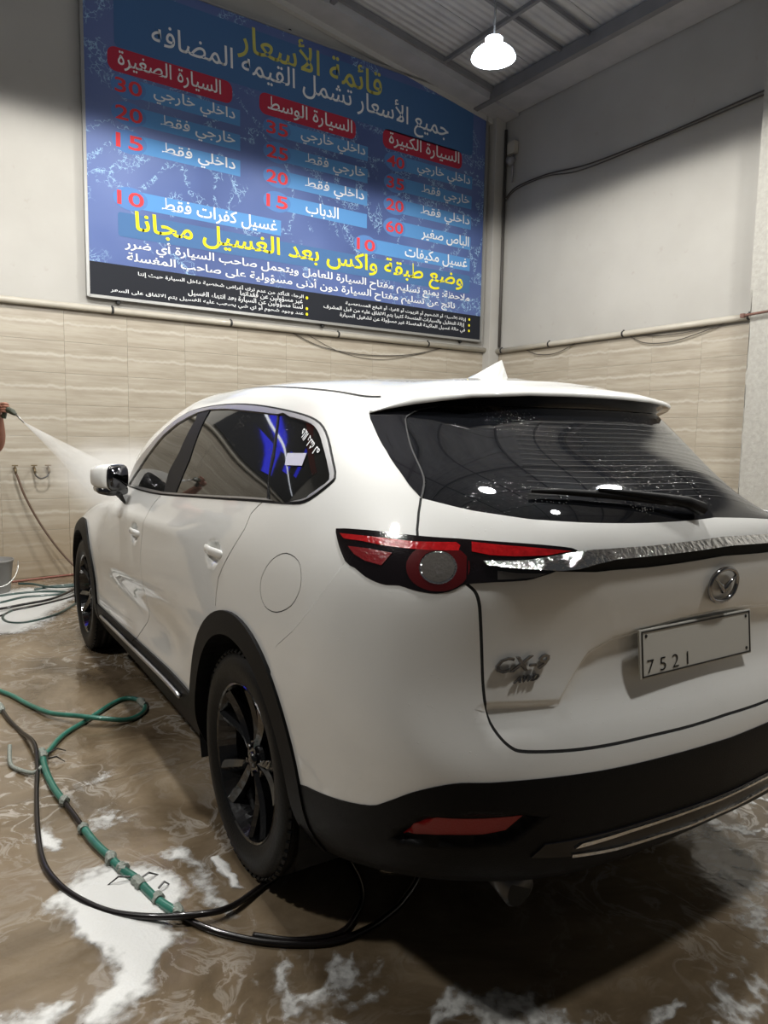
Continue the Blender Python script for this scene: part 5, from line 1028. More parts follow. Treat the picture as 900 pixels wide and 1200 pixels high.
# wheels
def wheel_meshes():
    R0, RR, W = .378, .268, .255
    prof = [(RR - .012, -.10), (RR, -.112), (RR + .012, -.118), (.30, -.1275), (.335, -.128), (.355, -.120), (.368, -.105), (.375, -.085)]
    for y in (-.062, -.025, .012, .049):
        prof += [(R0, y - .018 + .0), (R0, y + .010), (R0 - .011, y + .012), (R0 - .011, y + .018)]
    prof += [(.375, .085), (.368, .105), (.355, .120), (.335, .128), (.30, .1275), (RR + .012, .118), (RR, .112), (RR - .012, .10)]
    rotx = Matrix.Rotation(-PI / 2, 4, 'X')          # spun about Z, then axis along Y (outer face at +Y)
    bm = bmesh.new(); add_lathe(bm, [(r, z) for r, z in prof], 72)
    # lateral tread cuts: push alternate block columns in
    for v in bm.verts:
        r = math.hypot(v.co.x, v.co.y)
        if r > .372 and abs(v.co.z) < .09:
            a = math.atan2(v.co.y, v.co.x); k = int(round(a / (2 * PI) * 72))
            if k % 3 == 0: v.co.x *= (r - .006) / r; v.co.y *= (r - .006) / r
    bmesh.ops.transform(bm, matrix=rotx, verts=bm.verts); ty = bm_mesh('tyre', bm, M_['tyre'], True)
    # shoulder blocks
    bm = bmesh.new()
    for k in range(64):
        a = 2 * PI * k / 64
        for sgn in (1, -1):
            M = Matrix.Rotation(a, 4, 'Z') @ Matrix.Translation((.3635, 0, sgn * .102)) @ Matrix.Rotation(sgn * .75, 4, 'Y')
            vs = add_box(bm, (0, 0, 0), (.012, .022, .030)); bmesh.ops.transform(bm, matrix=M, verts=vs)
    bmesh.ops.transform(bm, matrix=rotx, verts=bm.verts); tb = bm_mesh('tread_blocks', bm, M_['tyre'])
    # rim barrel with lip
    bm = bmesh.new()
    add_lathe(bm, [(.250, .060), (.262, .085), (.268, .100), (.2685, .108), (.264, .114), (.258, .110), (.254, .100), (.246, .080), (.236, .05), (.232, .0), (.232, -.10), (.262, -.112), (.262, -.10)], 64)
    # spokes: ten, in five pairs, each a ridged blade swept from the hub to the lip
    SPK = []
    rimbm = bm
    for k in (0,):
        for d, tw in ((-.24, 1), (.24, -1)):
            bm = bmesh.new(); a = PI / 2 + d
            n = 6; rings = []
            for i in range(n + 1):
                t = i / n; r = .045 + t * .207; aa = a + d * (-.75) * (1 - t) ** 1.5
                hw = .009 + .010 * t + .004 * math.sin(PI * t); z = .070 + .030 * t - .012 * math.sin(PI * t)
                c = Vector((r * math.cos(aa), r * math.sin(aa), z)); tn = Vector((-math.sin(aa), math.cos(aa), 0))
                rings.append([bm.verts.new(c - tn * hw + Vector((0, 0, -.030))), bm.verts.new(c - tn * hw), bm.verts.new(c + tn * hw * .25 * tw + Vector((0, 0, .012))), bm.verts.new(c + tn * hw), bm.verts.new(c + tn * hw + Vector((0, 0, -.030)))])
            for p_, q_ in zip(rings, rings[1:]):
                for j in range(5): bm.faces.new((p_[j], p_[(j + 1) % 5], q_[(j + 1) % 5], q_[j]))
            bm.faces.new(rings[0][::-1]); bm.faces.new(rings[-1])
            bmesh.ops.transform(bm, matrix=rotx, verts=bm.verts); SPK.append(bm_mesh('spoke', bm, M_['rim']))
    bm = rimbm
    add_lathe(bm, [(.001, .066), (.03, .070), (.062, .072), (.068, .060), (.068, .02)], 40)
    for k in range(5):
        a = 2 * PI * k / 5; vs = add_lathe(bm, [(.001, .084), (.009, .083), (.010, .066)], 8, Matrix.Translation((.048 * math.cos(a), .048 * math.sin(a), 0)))
    bmesh.ops.transform(bm, matrix=rotx, verts=bm.verts); rm = bm_mesh('wheel', bm, M_['rim'])
    for p_ in rm.polygons: p_.use_smooth = False
    bm = bmesh.new(); add_lathe(bm, [(.001, .090), (.018, .089), (.026, .084), (.028, .070)], 24); bmesh.ops.transform(bm, matrix=rotx, verts=bm.verts); cp = bm_mesh('hub_cap', bm, M_['rim'], True)
    bm = bmesh.new(); add_lathe(bm, [(.07, .012), (.165, .012), (.165, -.012), (.07, -.012)], 40, closed=True); add_lathe(bm, [(.001, .02), (.07, .02), (.075, -.05)], 24); bmesh.ops.transform(bm, matrix=rotx, verts=bm.verts); dk = bm_mesh('brake_disc', bm, M_['grey'])
    return ty, tb, rm, cp, dk, SPK
WM = wheel_meshes()
for i, (cx, s) in enumerate(((0, 1), (2.93, 1), (0, -1), (2.93, -1))):
    w = link('wheel', WM[2], car, (cx, s * .825, .375), (0, .37 + i, 0) if s > 0 else (0, .2 + i, PI))
    for sm in WM[5]:
        for k in range(5): link('spoke', sm, w, (0, 0, 0), (0, 2 * PI * k / 5, 0))
    for nm, me in (('tyre', WM[0]), ('tread_blocks', WM[1]), ('hub_cap', WM[3]), ('brake_disc', WM[4])):
        o = link(nm, me, w)
        if nm == 'tread_blocks': tag(o, kind='stuff')
# stickers on the quarter window
q1 = [o for o in car.children if o.name.startswith('quarter_panel')][0]
P4 = [Vector(Pt([u], [v])[0] + PN([u], [v])[0] * .001) for u, v in D['stick']]
tag(link('paper_sticker', mesh('paper_sticker', P4, [(0, 1, 2, 3)], simple('white_sticker', (.45, .45, .55), .5)), q1), 'small white slanted sticker inside the quarter window')
def scribble(s, a, b, hgt):
    me = text_mesh(shape_ar(s), 0, .012, 2); co = np.array([q.co for q in me.vertices]); mn = co.min(0); mx = co.max(0)
    pa = np.array(a); pb = np.array(b)
    U = []; 
    d = pb - pa; nrm = np.array([d[1], -d[0]]); nrm = nrm / np.linalg.norm(nrm) * hgt
    t = (co[:, 0] - mn[0]) / (mx[0] - mn[0]); h = (co[:, 1] - mn[1]) / (mx[1] - mn[1]) - .5
    uv = pa + t[:, None] * d - h[:, None] * nrm
    P = Pt(uv[:, 0], uv[:, 1]) + PN(uv[:, 0], uv[:, 1]) * .0015
    for q, pnt in zip(me.vertices, P): q.co = pnt
    me.materials.append(M_['ink_white']); me.update(); return link('window_lettering', me, q1)
scribble('ما شاء الله', (1.72, 1.325), (1.45, 1.235), .030)

# ------------------------------------------------------------------ hoses on the floor
M_['teal'] = simple('wet_teal_hose', (.030, .15, .11), .3, 0, .5, var=.55, bscale=18, bump=.2)
M_['tealfar'] = simple('grey_green_hose', (.030, .060, .054), .35, 0, .4, var=.3, bscale=12)
M_['bhose'] = simple('wet_black_hose', (.007, .005, .005), .3, 0, .35, .3)
M_['tape'] = simple('frayed_grey_tape', (.22, .24, .21), .55, bump=.8, bscale=120, var=.5)
M_['brown'] = simple('brown_hose', (.10, .06, .04), .45, 0, .2)
def hose(name, label, pts, r, mat, z=None, cat='hose', parent=None, lift=None, group=None):
    P = [(x, y, (z[i] if z else 0) + r) for i, (x, y) in enumerate(pts)]
    o = tube(name, cr(P, 7), r, mat, parent, 10)
    if label: tag(o, label, cat, group)
    return o
T1 = [(.25, 4.95), (.353, 4.687), (.436, 4.438), (.485, 4.315), (.543, 4.117), (.613, 3.908), (.707, 3.759), (.826, 3.646), (.917, 3.628), (.993, 3.672), (1.046, 3.748), (1.058, 3.856), (1.029, 3.933), (.978, 3.95), (.909, 3.904), (.823, 3.818), (.743, 3.736), (.646, 3.649), (.586, 3.57), (.542, 3.488), (.507, 3.427)]
zz = [0] * len(T1)
for i in (14, 15, 16, 17): zz[i] = .0
for i, h in ((5, .012), (6, .029), (7, .026), (8, .008)): zz[i] = h
th = hose('garden_hose', 'patched teal hose curling in a loop beside the rear wheel and running to the foam', T1, .0125, M_['teal'], zz)
for nm, P in (('hose_sleeve', [(.497, 3.433), (.486, 3.321), (.481, 3.185), (.485, 3.053), (.498, 2.931)]), ('hose_sleeve', [(.52, 2.684), (.533, 2.565), (.557, 2.445)]), ('hose_sleeve', [(.557, 2.433), (.574, 2.347), (.597, 2.278), (.609, 2.202), (.623, 2.132), (.652, 2.047)])):
    hose(nm, None, P, .0145, M_['teal'], None, parent=th)
rr = random.Random(7)
bm = bmesh.new()
for (x, y, L) in ((.50, 3.43, .09), (.557, 2.44, .05), (.575, 2.36, .03), (.60, 2.25, .05), (.625, 2.14, .03), (1.055, 3.83, .09), (.498, 2.94, .03), (.655, 2.045, .04), (.52, 2.69, .03)):
    pts_ = [(x + (rr.random() - .5) * .012, y - L / 2 + L * k / 4, .015) for k in range(5)]
    add_tube(bm, pts_, [.0165 + rr.random() * .004 for _ in range(5)], 9)
link('tape_wrap', bm_mesh('tape_wrap', bm, M_['tape']), th)
bm = bmesh.new()
for (x, y, a, L) in ((.52, 3.42, .3, .08), (.51, 3.36, -.5, .07), (.60, 2.26, .2, .07), (.58, 2.29, 2.9, .07), (.64, 2.18, .5, .05), (.49, 3.44, 2.0, .05)):
    add_tube(bm, [(x, y, .022), (x + math.cos(a) * L * .5, y + math.sin(a) * L * .5, .030), (x + math.cos(a) * L, y + math.sin(a) * L, .006)], [.004, .0035, .002], 6)
link('tie_ends', bm_mesh('tie_ends', bm, M_['bhose']), th)
# the inner black line that shows between the teal sleeves and runs on under the car
hose('pressure_hose', 'black hose threaded through the patched teal sleeves and out under the bumper', [(.497, 2.99), (.499, 2.93), (.511, 2.803), (.522, 2.66), (.535, 2.56), (.557, 2.44), (.58, 2.33), (.61, 2.20), (.635, 2.09), (.704, 1.94), (.79, 1.823), (.885, 1.737), (.994, 1.678), (1.107, 1.67), (1.198, 1.689), (1.278, 1.72), (1.40, 1.80), (1.6, 2.0)], .0095, M_['bhose'], [.004] * 9 + [0] * 9)
hose('pressure_hose', 'black hose making the wide bend through the foam towards the rear wheel', [(.30, 5.15), (.373, 4.674), (.408, 4.186), (.424, 3.974), (.455, 3.768), (.476, 3.53), (.461, 3.336), (.421, 3.093), (.382, 2.814), (.361, 2.571), (.376, 2.421), (.416, 2.291), (.488, 2.162), (.586, 2.052), (.692, 1.979), (.798, 1.971), (.94, 2.03), (1.069, 2.068), (1.167, 2.083), (1.3, 2.07), (1.5, 2.2)], .0098, M_['bhose'], [0] * 5 + [.03, .01] + [0] * 5 + [0, .012, .021, .01] + [0] * 5)
hose('pressure_hose', 'black hose looping up behind the rear wheel from the puddle', [(.811, 1.83), (.903, 1.745), (1.02, 1.70), (1.095, 1.73), (1.171, 1.80), (1.218, 1.90), (1.25, 2.05)], .009, M_['bhose'], [.0] * 7)
o = tube('hose_strap', cr([(.377, 3.529, .05), (.365, 3.42, .012), (.387, 3.336, .012), (.434, 3.262, .016), (.470, 3.30, .016)], 6), [.009] * 25, M_['tape'], None, 8); tag(o, 'grey wound strap lying beside the black hose by the teal splice', 'strap')
bm = bmesh.new(); add_tube(bm, cr([(.36, 4.62, .012), (.385, 4.40, .014), (.402, 4.22, .014), (.41, 4.10, .012)], 6), [.016, .019, .021, .017, .02, .015] * 3 + [.012], 9)
tag(link('hose_coupling', bm_mesh('hose_coupling', bm, M_['tape'])), 'frayed taped coupling on the black hose at the left edge of the frame', 'coupling')
# the tangle of hoses by the far wall
loops = [('dark_hose', 'dark thin hose lying in the widest loop nearest the camera by the front wheel', [(.45, 6.30), (.63, 6.27), (.726, 6.40), (.78, 6.434), (.915, 6.491), (1.098, 6.598), (1.262, 6.73), (1.42, 6.99)], .010, 'bhose', 0),
 ('dark_hose', 'dark thin hose closing the front loop on the wet floor by the wall', [(.74, 6.41), (.671, 6.304), (.649, 6.163), (.68, 6.027), (.778, 5.969), (.942, 6.051), (1.097, 6.215), (1.33, 6.613)], .010, 'tealfar', 0),
 ('dark_hose', 'dark hose crossing straight through the tangle by the far wall', [(.30, 6.40), (.474, 6.42), (.656, 6.441), (.851, 6.52), (1.051, 6.60), (1.23, 6.80), (1.437, 7.129)], .011, 'bhose', .02),
 ('grey_green_hose', 'grey green hose doubled back on itself in front of the bucket', [(.35, 6.70), (.5, 6.733), (.692, 6.762), (.871, 6.879), (1.007, 6.878), (1.179, 6.857), (1.25, 6.90), (1.198, 6.967), (1.041, 7.06), (.87, 7.07), (.60, 7.0)], .012, 'tealfar', .0),
 ('grey_green_hose', 'grey green hose running from the bucket to the front wheel', [(1.02, 7.17), (1.10, 7.20), (1.2, 7.24), (1.43, 7.22)], .012, 'tealfar', 0),
 ('grey_green_hose', 'second grey green hose close against the bucket foot', [(.92, 7.42), (1.031, 7.34), (1.145, 7.12), (1.30, 7.06), (1.5, 7.1)], .011, 'tealfar', .022),
 ('red_hose', 'thin reddish hose along the foot of the tiled wall', [(.894, 7.66), (1.017, 7.69), (1.258, 7.74), (1.6, 7.78)], .010, 'redh', 0)]
M_['redh'] = simple('faded_red_hose', (.20, .07, .05), .4)
for nm, lb_, P, r, m, z0 in loops: hose(nm, lb_, P, r, M_[m], [z0] * len(P))
# taps on the wall with the brown feed hose
M_['brass'] = simple('old_brass', (.16, .12, .07), .45, .8)
tl_ = ['wall tap furthest left, feeding the brown hose', 'middle wall tap of the three over the hose tangle', 'right wall tap of the three, nearest the car']
for x, lab_ in zip((.975, 1.145, 1.272), tl_):
    t = empty('wall_tap', (x, WY - .012, 1.10)); tag(t, lab_, 'tap', 'wall taps')
    tube('tap_body', [(0, 0, 0), (0, -.05, 0), (0, -.075, -.02), (0, -.08, -.05)], [.013, .013, .012, .010], M_['brass'], t, 8)
    bm = bmesh.new(); add_box(bm, (0, -.04, .028), (.055, .010, .012), .003); add_tube(bm, [(0, -.04, 0), (0, -.04, .028)], .006, 6); link('tap_handle', bm_mesh('tap_handle', bm, M_['brass']), t)
o = tube('feed_hose', cr([(.975, WY - .085, 1.05), (.99, WY - .09, 1.02), (1.04, WY - .10, .85), (1.14, WY - .10, .62), (1.26, WY - .12, .40), (1.38, WY - .14, .22), (1.50, WY - .18, .08), (1.62, WY - .25, .02)], 7), .011, M_['brown'], None, 8); tag(o, 'brown hose hanging from the left wall tap to the floor', 'hose')
o = tube('link_hose', cr([(1.145, WY - .09, 1.05), (1.16, WY - .10, 1.02), (1.20, WY - .10, 1.0), (1.25, WY - .10, 1.02), (1.272, WY - .09, 1.05)], 6), .008, M_['cable'], None, 7); tag(o, 'short dark hose sagging between two wall taps', 'hose')
# bucket
t = empty('bucket', (.715, 7.27, 0)); tag(t, 'grey plastic bucket standing by the tiled wall at the left edge', 'bucket')
M_['pail'] = simple('grey_bucket_plastic', (.17, .165, .155), .45, var=.2, bscale=6)
bm = bmesh.new(); add_lathe(bm, [(.001, .004), (.112, .004), (.115, 0), (.118, .01), (.148, .285), (.156, .288), (.156, .305), (.146, .305), (.110, .02), (.001, .02)], 36); link('pail', bm_mesh('pail', bm, M_['pail'], True), t)
tube('handle', [Vector((.158 * math.cos(a) * .35 - .0, -.155 * math.sin(a) if False else -.15 - .02 * math.sin(a), .28 - .20 * math.sin(a))) + Vector((.13 * math.cos(a), .12 * (1 - math.sin(a)), 0)) for a in [PI * k / 14 for k in range(15)]], .004, simple('bucket_wire', (.6, .6, .58), .3, .9), t, 6)

# ------------------------------------------------------------------ foam lying on the floor
def vnoise(x, y, seed=0):
    xi = np.floor(x).astype(int); yi = np.floor(y).astype(int); fx = x - xi; fy = y - yi
    def h(a, b): 
        n = (a * 374761393 + b * 668265263 + seed * 974711) & 0x7fffffff; n = ((n ^ (n >> 13)) * 1274126177) & 0x7fffffff; return ((n ^ (n >> 16)) & 0xffff) / 65535.
    u = fx * fx * (3 - 2 * fx); v = fy * fy * (3 - 2 * fy)
    return (h(xi, yi) * (1 - u) + h(xi + 1, yi) * u) * (1 - v) + (h(xi, yi + 1) * (1 - u) + h(xi + 1, yi + 1) * u) * v
def fbm(x, y, seed, o=5):
    s = 0; a = .5; t = 0
    for k in range(o): s = s + a * vnoise(x * 2 ** k + 17.3 * k, y * 2 ** k - 9.1 * k, seed + k); t += a; a *= .55
    return s / t
def foamm():
    m, nt, p = nodes('soap_foam'); at = N(nt, 'ShaderNodeAttribute', attribute_name='dens'); tc = N(nt, 'ShaderNodeTexCoord')
    p.inputs['Base Color'].default_value = (.66, .66, .64, 1); p.inputs['Roughness'].default_value = .55; p.inputs['Coat Weight'].default_value = .3
    n = N(nt, 'ShaderNodeTexNoise', i_Scale=38.); n.inputs['Detail'].default_value = 6; nt.links.new(tc.outputs['Object'], n.inputs['Vector'])
    v = N(nt, 'ShaderNodeTexVoronoi', i_Scale=110.); nt.links.new(tc.outputs['Object'], v.inputs['Vector'])
    a = N(nt, 'ShaderNodeMath', operation='MULTIPLY_ADD', i_1=.55, i_2=-.28); nt.links.new(n.outputs['Fac'], a.inputs[0])
    b = N(nt, 'ShaderNodeMath', operation='ADD'); nt.links.new(a.outputs[0], b.inputs[0]); nt.links.new(at.outputs['Fac'], b.inputs[1])
    mr = N(nt, 'ShaderNodeMapRange', i_1=.04, i_2=.62, i_3=0., i_4=.94); mr.interpolation_type = 'SMOOTHSTEP'; nt.links.new(b.outputs[0], mr.inputs[0]); nt.links.new(mr.outputs[0], p.inputs['Alpha'])
    bp = N(nt, 'ShaderNodeBump', i_Strength=.3, i_Distance=.003); nt.links.new(v.outputs['Distance'], bp.inputs['Height']); nt.links.new(bp.outputs[0], p.inputs['Normal'])
    return m
M_['foam'] = foamm()
FOAM = {'core': [(0.28, 2.35), (0.36, 2.4), (0.47, 2.47), (0.59, 2.47), (0.68, 2.36), (0.72, 2.2), (0.72, 2.01), (0.73, 1.83), (0.63, 1.83), (0.57, 1.77), (0.42, 1.71), (0.34, 1.65), (0.29, 1.68), (0.36, 1.82), (0.42, 1.88), (0.4, 1.99), (0.37, 2.11), (0.31, 2.22)], 'left': [(0.11, 2.03), (0.22, 1.97), (0.27, 1.85), (0.28, 1.69), (0.09, 1.81)], 'bub': [(0.49, 1.7), (0.57, 1.72), (0.63, 1.67), (0.65, 1.58), (0.58, 1.49), (0.43, 1.59)], 'swirl': [(0.54, 3.1), (0.69, 3.14), (0.75, 2.89), (0.72, 2.71), (0.56, 2.71), (0.52, 2.87)], 's5': [(0.4, 2.95), (0.49, 2.88), (0.47, 2.66), (0.39, 2.58), (0.36, 2.73)], 'wh': [(0.89, 2.26), (0.94, 2.27), (0.93, 2.12), (0.89, 2.02), (0.86, 2.07)], 'mid': [(0.64, 2.55), (0.76, 2.44), (0.8, 2.12), (0.8, 1.9), (0.73, 1.93), (0.72, 2.17)], 'wall': [(0.53, 7.15), (0.91, 7.43), (1.47, 7.39), (1.34, 6.68), (1.21, 6.32), (0.93, 5.82), (0.68, 5.65), (0.42, 5.73)], 'r8': [(2.38, 1.57), (3.36, 1.61), (2.49, 1.17), (2.44, 1.29), (2.45, 1.43)], 'r9': [(2.34, 1.24), (2.57, 1.21), (1.7, 0.76), (1.57, 0.84), (2.05, 1.02)], 'bot': [(0.74, 1.71), (1.03, 1.6), (1.19, 1.27), (1.62, 0.96), (1.5, 0.88), (0.63, 1.46)]}

def foam(name, label, poly, seed, step, edge, lace, amp, hgt=.006, fs=7.):
    q = np.array(poly); x0, y0 = q.min(0) - edge * 1.2; x1, y1 = q.max(0) + edge * 1.2
    X, Y = np.meshgrid(np.arange(x0, x1, step), np.arange(y0, y1, step)); P = np.stack([X.ravel(), Y.ravel()], 1)
    wx = P[:, 0] + .10 * (fbm(P[:, 0] * 4, P[:, 1] * 4, seed + 40) - .5) * 2; wy = P[:, 1] + .10 * (fbm(P[:, 0] * 4, P[:, 1] * 4, seed + 80) - .5) * 2
    sd = dist_poly(np.stack([wx, wy], 1), q) * np.where(in_poly(np.stack([wx, wy], 1), q), 1, -1)
    base = np.clip(sd / edge, -1.5, 1.)
    f = fbm(wx * fs, wy * fs, seed)
    vein = 1 - np.abs(fbm(wx * fs * .8 + 3, wy * fs * .8, seed + 9) - .5) * 9
    d = base * (1 - lace) + lace * np.minimum(base, 0) + amp * (f - .5) * 2 + lace * vein * .45
    D_ = d.reshape(X.shape); ok = D_ > -.05; ny, nx = X.shape
    cellok = ok[:-1, :-1] | ok[1:, :-1] | ok[:-1, 1:] | ok[1:, 1:]
    idx = np.arange(nx * ny).reshape(ny, nx); jj, ii = np.where(cellok)
    F = np.stack([idx[jj, ii], idx[jj, ii + 1], idx[jj + 1, ii + 1], idx[jj + 1, ii]], 1); used = np.unique(F)
    mp = np.full(nx * ny, -1); mp[used] = np.arange(len(used)); dd = np.clip(d[used], 0, 1)
    z = .0015 + hgt * np.sqrt(dd) * (.7 + .6 * f[used])
    me = bpy.data.meshes.new(name); me.from_pydata(np.stack([P[used, 0], P[used, 1], z], 1).tolist(), [], mp[F].tolist()); me.update()
    at = me.attributes.new('dens', 'FLOAT', 'POINT'); at.data.foreach_set('value', dd.astype(np.float32)); me.materials.append(M_['foam']); me.polygons.foreach_set('use_smooth', [True] * len(me.polygons))
    return tag(link(name, me), label, 'foam', None, 'stuff')
foam('soap_foam', 'thick white foam sheet under the black hose bend', FOAM['core'], 1, .006, .12, .08, .7, .008, 6)
foam('soap_foam', 'white foam patch in the bottom left corner', FOAM['left'], 2, .006, .13, .2, .7)
foam('soap_foam', 'thin round foam film at the bottom edge beside the corner patch', FOAM['bub'], 3, .006, .06, .6, .35, .003, 9)
foam('soap_foam', 'swirled lacy foam between the teal hose and the rear wheel', FOAM['swirl'], 4, .007, .12, .75, .3, .003, 6)
foam('soap_foam', 'small foam patch left of the black hose', FOAM['s5'], 5, .008, .06, .4, .5, .004)
foam('soap_foam', 'small foam clump at the foot of the rear tyre', FOAM['wh'], 6, .005, .03, .1, .5, .008)
foam('soap_foam', 'pale foam film right of the teal splices', FOAM['mid'], 7, .007, .10, .45, .5, .003)
foam('soap_foam', 'broad foam layer around the hose tangle by the far wall', FOAM['wall'], 8, .02, .22, .2, .35, .006, 3)
foam('soap_foam', 'lacy foam on the floor behind the bumper at the right edge', FOAM['r8'], 9, .009, .12, .85, .2, .002, 10)
foam('soap_foam', 'veined foam along the right edge of the frame near the camera', FOAM['r9'], 10, .007, .12, .85, .2, .002, 8)
foam('soap_foam', 'thin drawn out foam veins across the bottom of the frame', FOAM['bot'], 11, .007, .12, .9, .2, .002, 7)

# ------------------------------------------------------------------ the person with the pressure lance (only a forearm and hand reach into the frame)
M_['skin'] = simple('tanned_skin', (.26, .115, .075), .5, spec=.4, bump=.1, bscale=60)
M_['shirt'] = simple('dark_work_shirt', (.05, .055, .07), .8, bump=.3, bscale=40); M_['pants'] = simple('dark_work_trousers', (.03, .03, .035), .85, bump=.3, bscale=40); M_['hair'] = simple('black_hair', (.01, .008, .007), .6, bump=.6, bscale=90)
def skin(name, V, E, Rr, mat, parent, lv=2, root=0):
    me = bpy.data.meshes.new(name); me.from_pydata([tuple(v) for v in V], E, []); me.materials.append(mat); o = link(name, me, parent)
    m = o.modifiers.new('s', 'SKIN'); m.use_smooth_shade = True; s = o.modifiers.new('u', 'SUBSURF'); s.levels = lv; s.render_levels = lv
    d = me.skin_vertices[0].data
    for i, r in enumerate(Rr): d[i].radius = (r, r) if not isinstance(r, tuple) else r
    d[root].use_root = True
    bpy.context.view_layer.update(); dg = bpy.context.evaluated_depsgraph_get(); ev = bpy.data.meshes.new_from_object(o.evaluated_get(dg)); o.modifiers.clear(); o.data = ev; ev.name = name
    return o
pr_ = empty('person', (.12, 5.50, 0)); tag(pr_, 'person at the left edge raising a bare forearm to aim a spray lance', 'person')
pb = lambda x, y, z: (x - .12, y - 5.50, z)
V = [pb(.12, 5.50, .95), pb(.12, 5.50, 1.15), pb(.13, 5.48, 1.38), pb(.14, 5.47, 1.50), pb(.15, 5.455, 1.56), pb(.16, 5.45, 1.62),
     pb(.27, 5.62, 1.42), pb(.33, 5.72, 1.18), pb(.42, 5.55, 1.30), pb(.50, 5.42, 1.42),
     pb(.16, 5.30, 1.43), pb(.36, 5.32, 1.36), pb(.575, 5.40, 1.355), pb(.578, 5.33, 1.44), pb(.572, 5.26, 1.535), pb(.566, 5.22, 1.585),
     pb(.14, 5.62, .90), pb(.16, 5.64, .50), pb(.13, 5.66, .10), pb(.24, 5.66, .05), pb(.16, 5.38, .90), pb(.20, 5.34, .50), pb(.16, 5.33, .10), pb(.27, 5.31, .05)]
E = [(0, 1), (1, 2), (2, 3), (3, 4), (4, 5), (2, 6), (6, 7), (7, 8), (8, 9), (2, 10), (10, 11), (11, 12), (12, 13), (13, 14), (14, 15), (0, 16), (16, 17), (17, 18), (18, 19), (0, 20), (20, 21), (21, 22), (22, 23)]
Rr = [.06, .08, .09, .05, .052, .05, .055, .045, .038, .030, .055, .050, .047, .045, .032, .028, .045, .045, .042, .035, .045, .045, .042, .035]
body_ = skin('body', V, E, Rr, M_['skin'], pr_, 2, 0)
def loft(name, rings, mat, parent, seg=20, cap=True):
    """rings: (centre, half width along x, half width along y, tilt direction)"""
    bm = bmesh.new(); R_ = []
    for i, (c, rx, ry) in enumerate(rings):
        c = Vector(c); a = Vector(rings[max(i - 1, 0)][0]); b_ = Vector(rings[min(i + 1, len(rings) - 1)][0]); t = (b_ - a).normalized()
        X_ = Vector((1, 0, 0)); X_ = (X_ - t * X_.dot(t)); X_ = X_.normalized() if X_.length > .2 else (Vector((0, 0, -1)) - t * Vector((0, 0, -1)).dot(t)).normalized(); Y_ = t.cross(X_)
        R_.append([bm.verts.new(c + X_ * (rx * math.cos(2 * PI * k / seg)) + Y_ * (ry * math.sin(2 * PI * k / seg))) for k in range(seg)])
    for p_, q_ in zip(R_, R_[1:]):
        for k in range(seg): bm.faces.new((p_[k], p_[(k + 1) % seg], q_[(k + 1) % seg], q_[k]))
    if cap: bm.faces.new(R_[0][::-1]); bm.faces.new(R_[-1])
    return link(name, bm_mesh(name, bm, mat, True), parent)
sh = loft('shirt', [(pb(.12, 5.50, .86), .125, .175), (pb(.12, 5.50, .98), .125, .172), (pb(.12, 5.50, 1.12), .120, .160), (pb(.125, 5.49, 1.26), .130, .180), (pb(.13, 5.48, 1.38), .125, .200), (pb(.135, 5.475, 1.455), .095, .165), (pb(.14, 5.47, 1.50), .065, .075), (pb(.145, 5.465, 1.525), .058, .062)], M_['shirt'], pr_)
loft('sleeve', [(pb(.13, 5.34, 1.42), .070, .070), (pb(.19, 5.30, 1.41), .072, .072), (pb(.28, 5.31, 1.385), .066, .066), (pb(.36, 5.32, 1.365), .064, .064)], M_['shirt'], sh)
loft('sleeve', [(pb(.14, 5.60, 1.42), .070, .070), (pb(.22, 5.64, 1.38), .070, .070), (pb(.29, 5.68, 1.27), .062, .062), (pb(.33, 5.71, 1.19), .060, .060)], M_['shirt'], sh)
tr_ = loft('trousers', [(pb(.12, 5.50, .97), .120, .165), (pb(.12, 5.50, .90), .125, .172), (pb(.125, 5.50, .82), .120, .170), (pb(.13, 5.50, .78), .100, .150)], M_['pants'], pr_)
loft('trouser_leg', [(pb(.125, 5.585, .88), .105, .090), (pb(.14, 5.61, .72), .092, .085), (pb(.16, 5.63, .50), .072, .070), (pb(.145, 5.65, .28), .066, .064), (pb(.13, 5.66, .09), .062, .062)], M_['pants'], tr_)
loft('trouser_leg', [(pb(.125, 5.415, .88), .105, .090), (pb(.16, 5.38, .72), .092, .085), (pb(.20, 5.345, .50), .072, .070), (pb(.18, 5.335, .28), .066, .064), (pb(.16, 5.33, .09), .062, .062)], M_['pants'], tr_)
for x_, y_ in ((.16, 5.66), (.19, 5.32)):
    bm = bmesh.new(); add_box(bm, (x_ - .12 + .03, y_ - 5.50, .045), (.27, .095, .09), .035); link('sandal', bm_mesh('sandal', bm, M_['hair'], True), pr_)
bm = bmesh.new(); bmesh.ops.create_uvsphere(bm, u_segments=28, v_segments=18, radius=1)
for v in bm.verts:
    x_, y_, z_ = v.co; v.co = Vector((x_ * .098 + .045 - .012 * (z_ < -.2) * x_, y_ * (.076 - .014 * max(0, -z_)) - .055, z_ * .122 + 1.655))
link('head', bm_mesh('head', bm, M_['skin'], True), pr_)
bm = bmesh.new(); bmesh.ops.create_uvsphere(bm, u_segments=24, v_segments=14, radius=1)
for v in bm.verts: v.co = Vector((v.co.x * .103 + .036 - .03 * (v.co.z < .25) * (v.co.x > 0), v.co.y * .082 - .055, max(v.co.z, -.35 if v.co.x < 0 else .15) * .118 + 1.67))
link('hair', bm_mesh('hair', bm, M_['hair'], True), pr_)
bm = bmesh.new(); add_tube(bm, [(.138, -.055, 1.68), (.163, -.055, 1.645), (.140, -.055, 1.632)], [.009, .014, .009], 8)
for sgn in (1, -1): vs = add_box(bm, (.04, -.055 + sgn * .078, 1.65), (.035, .014, .055), .006)
link('nose_and_ears', bm_mesh('nose_and_ears', bm, M_['skin'], True), pr_)
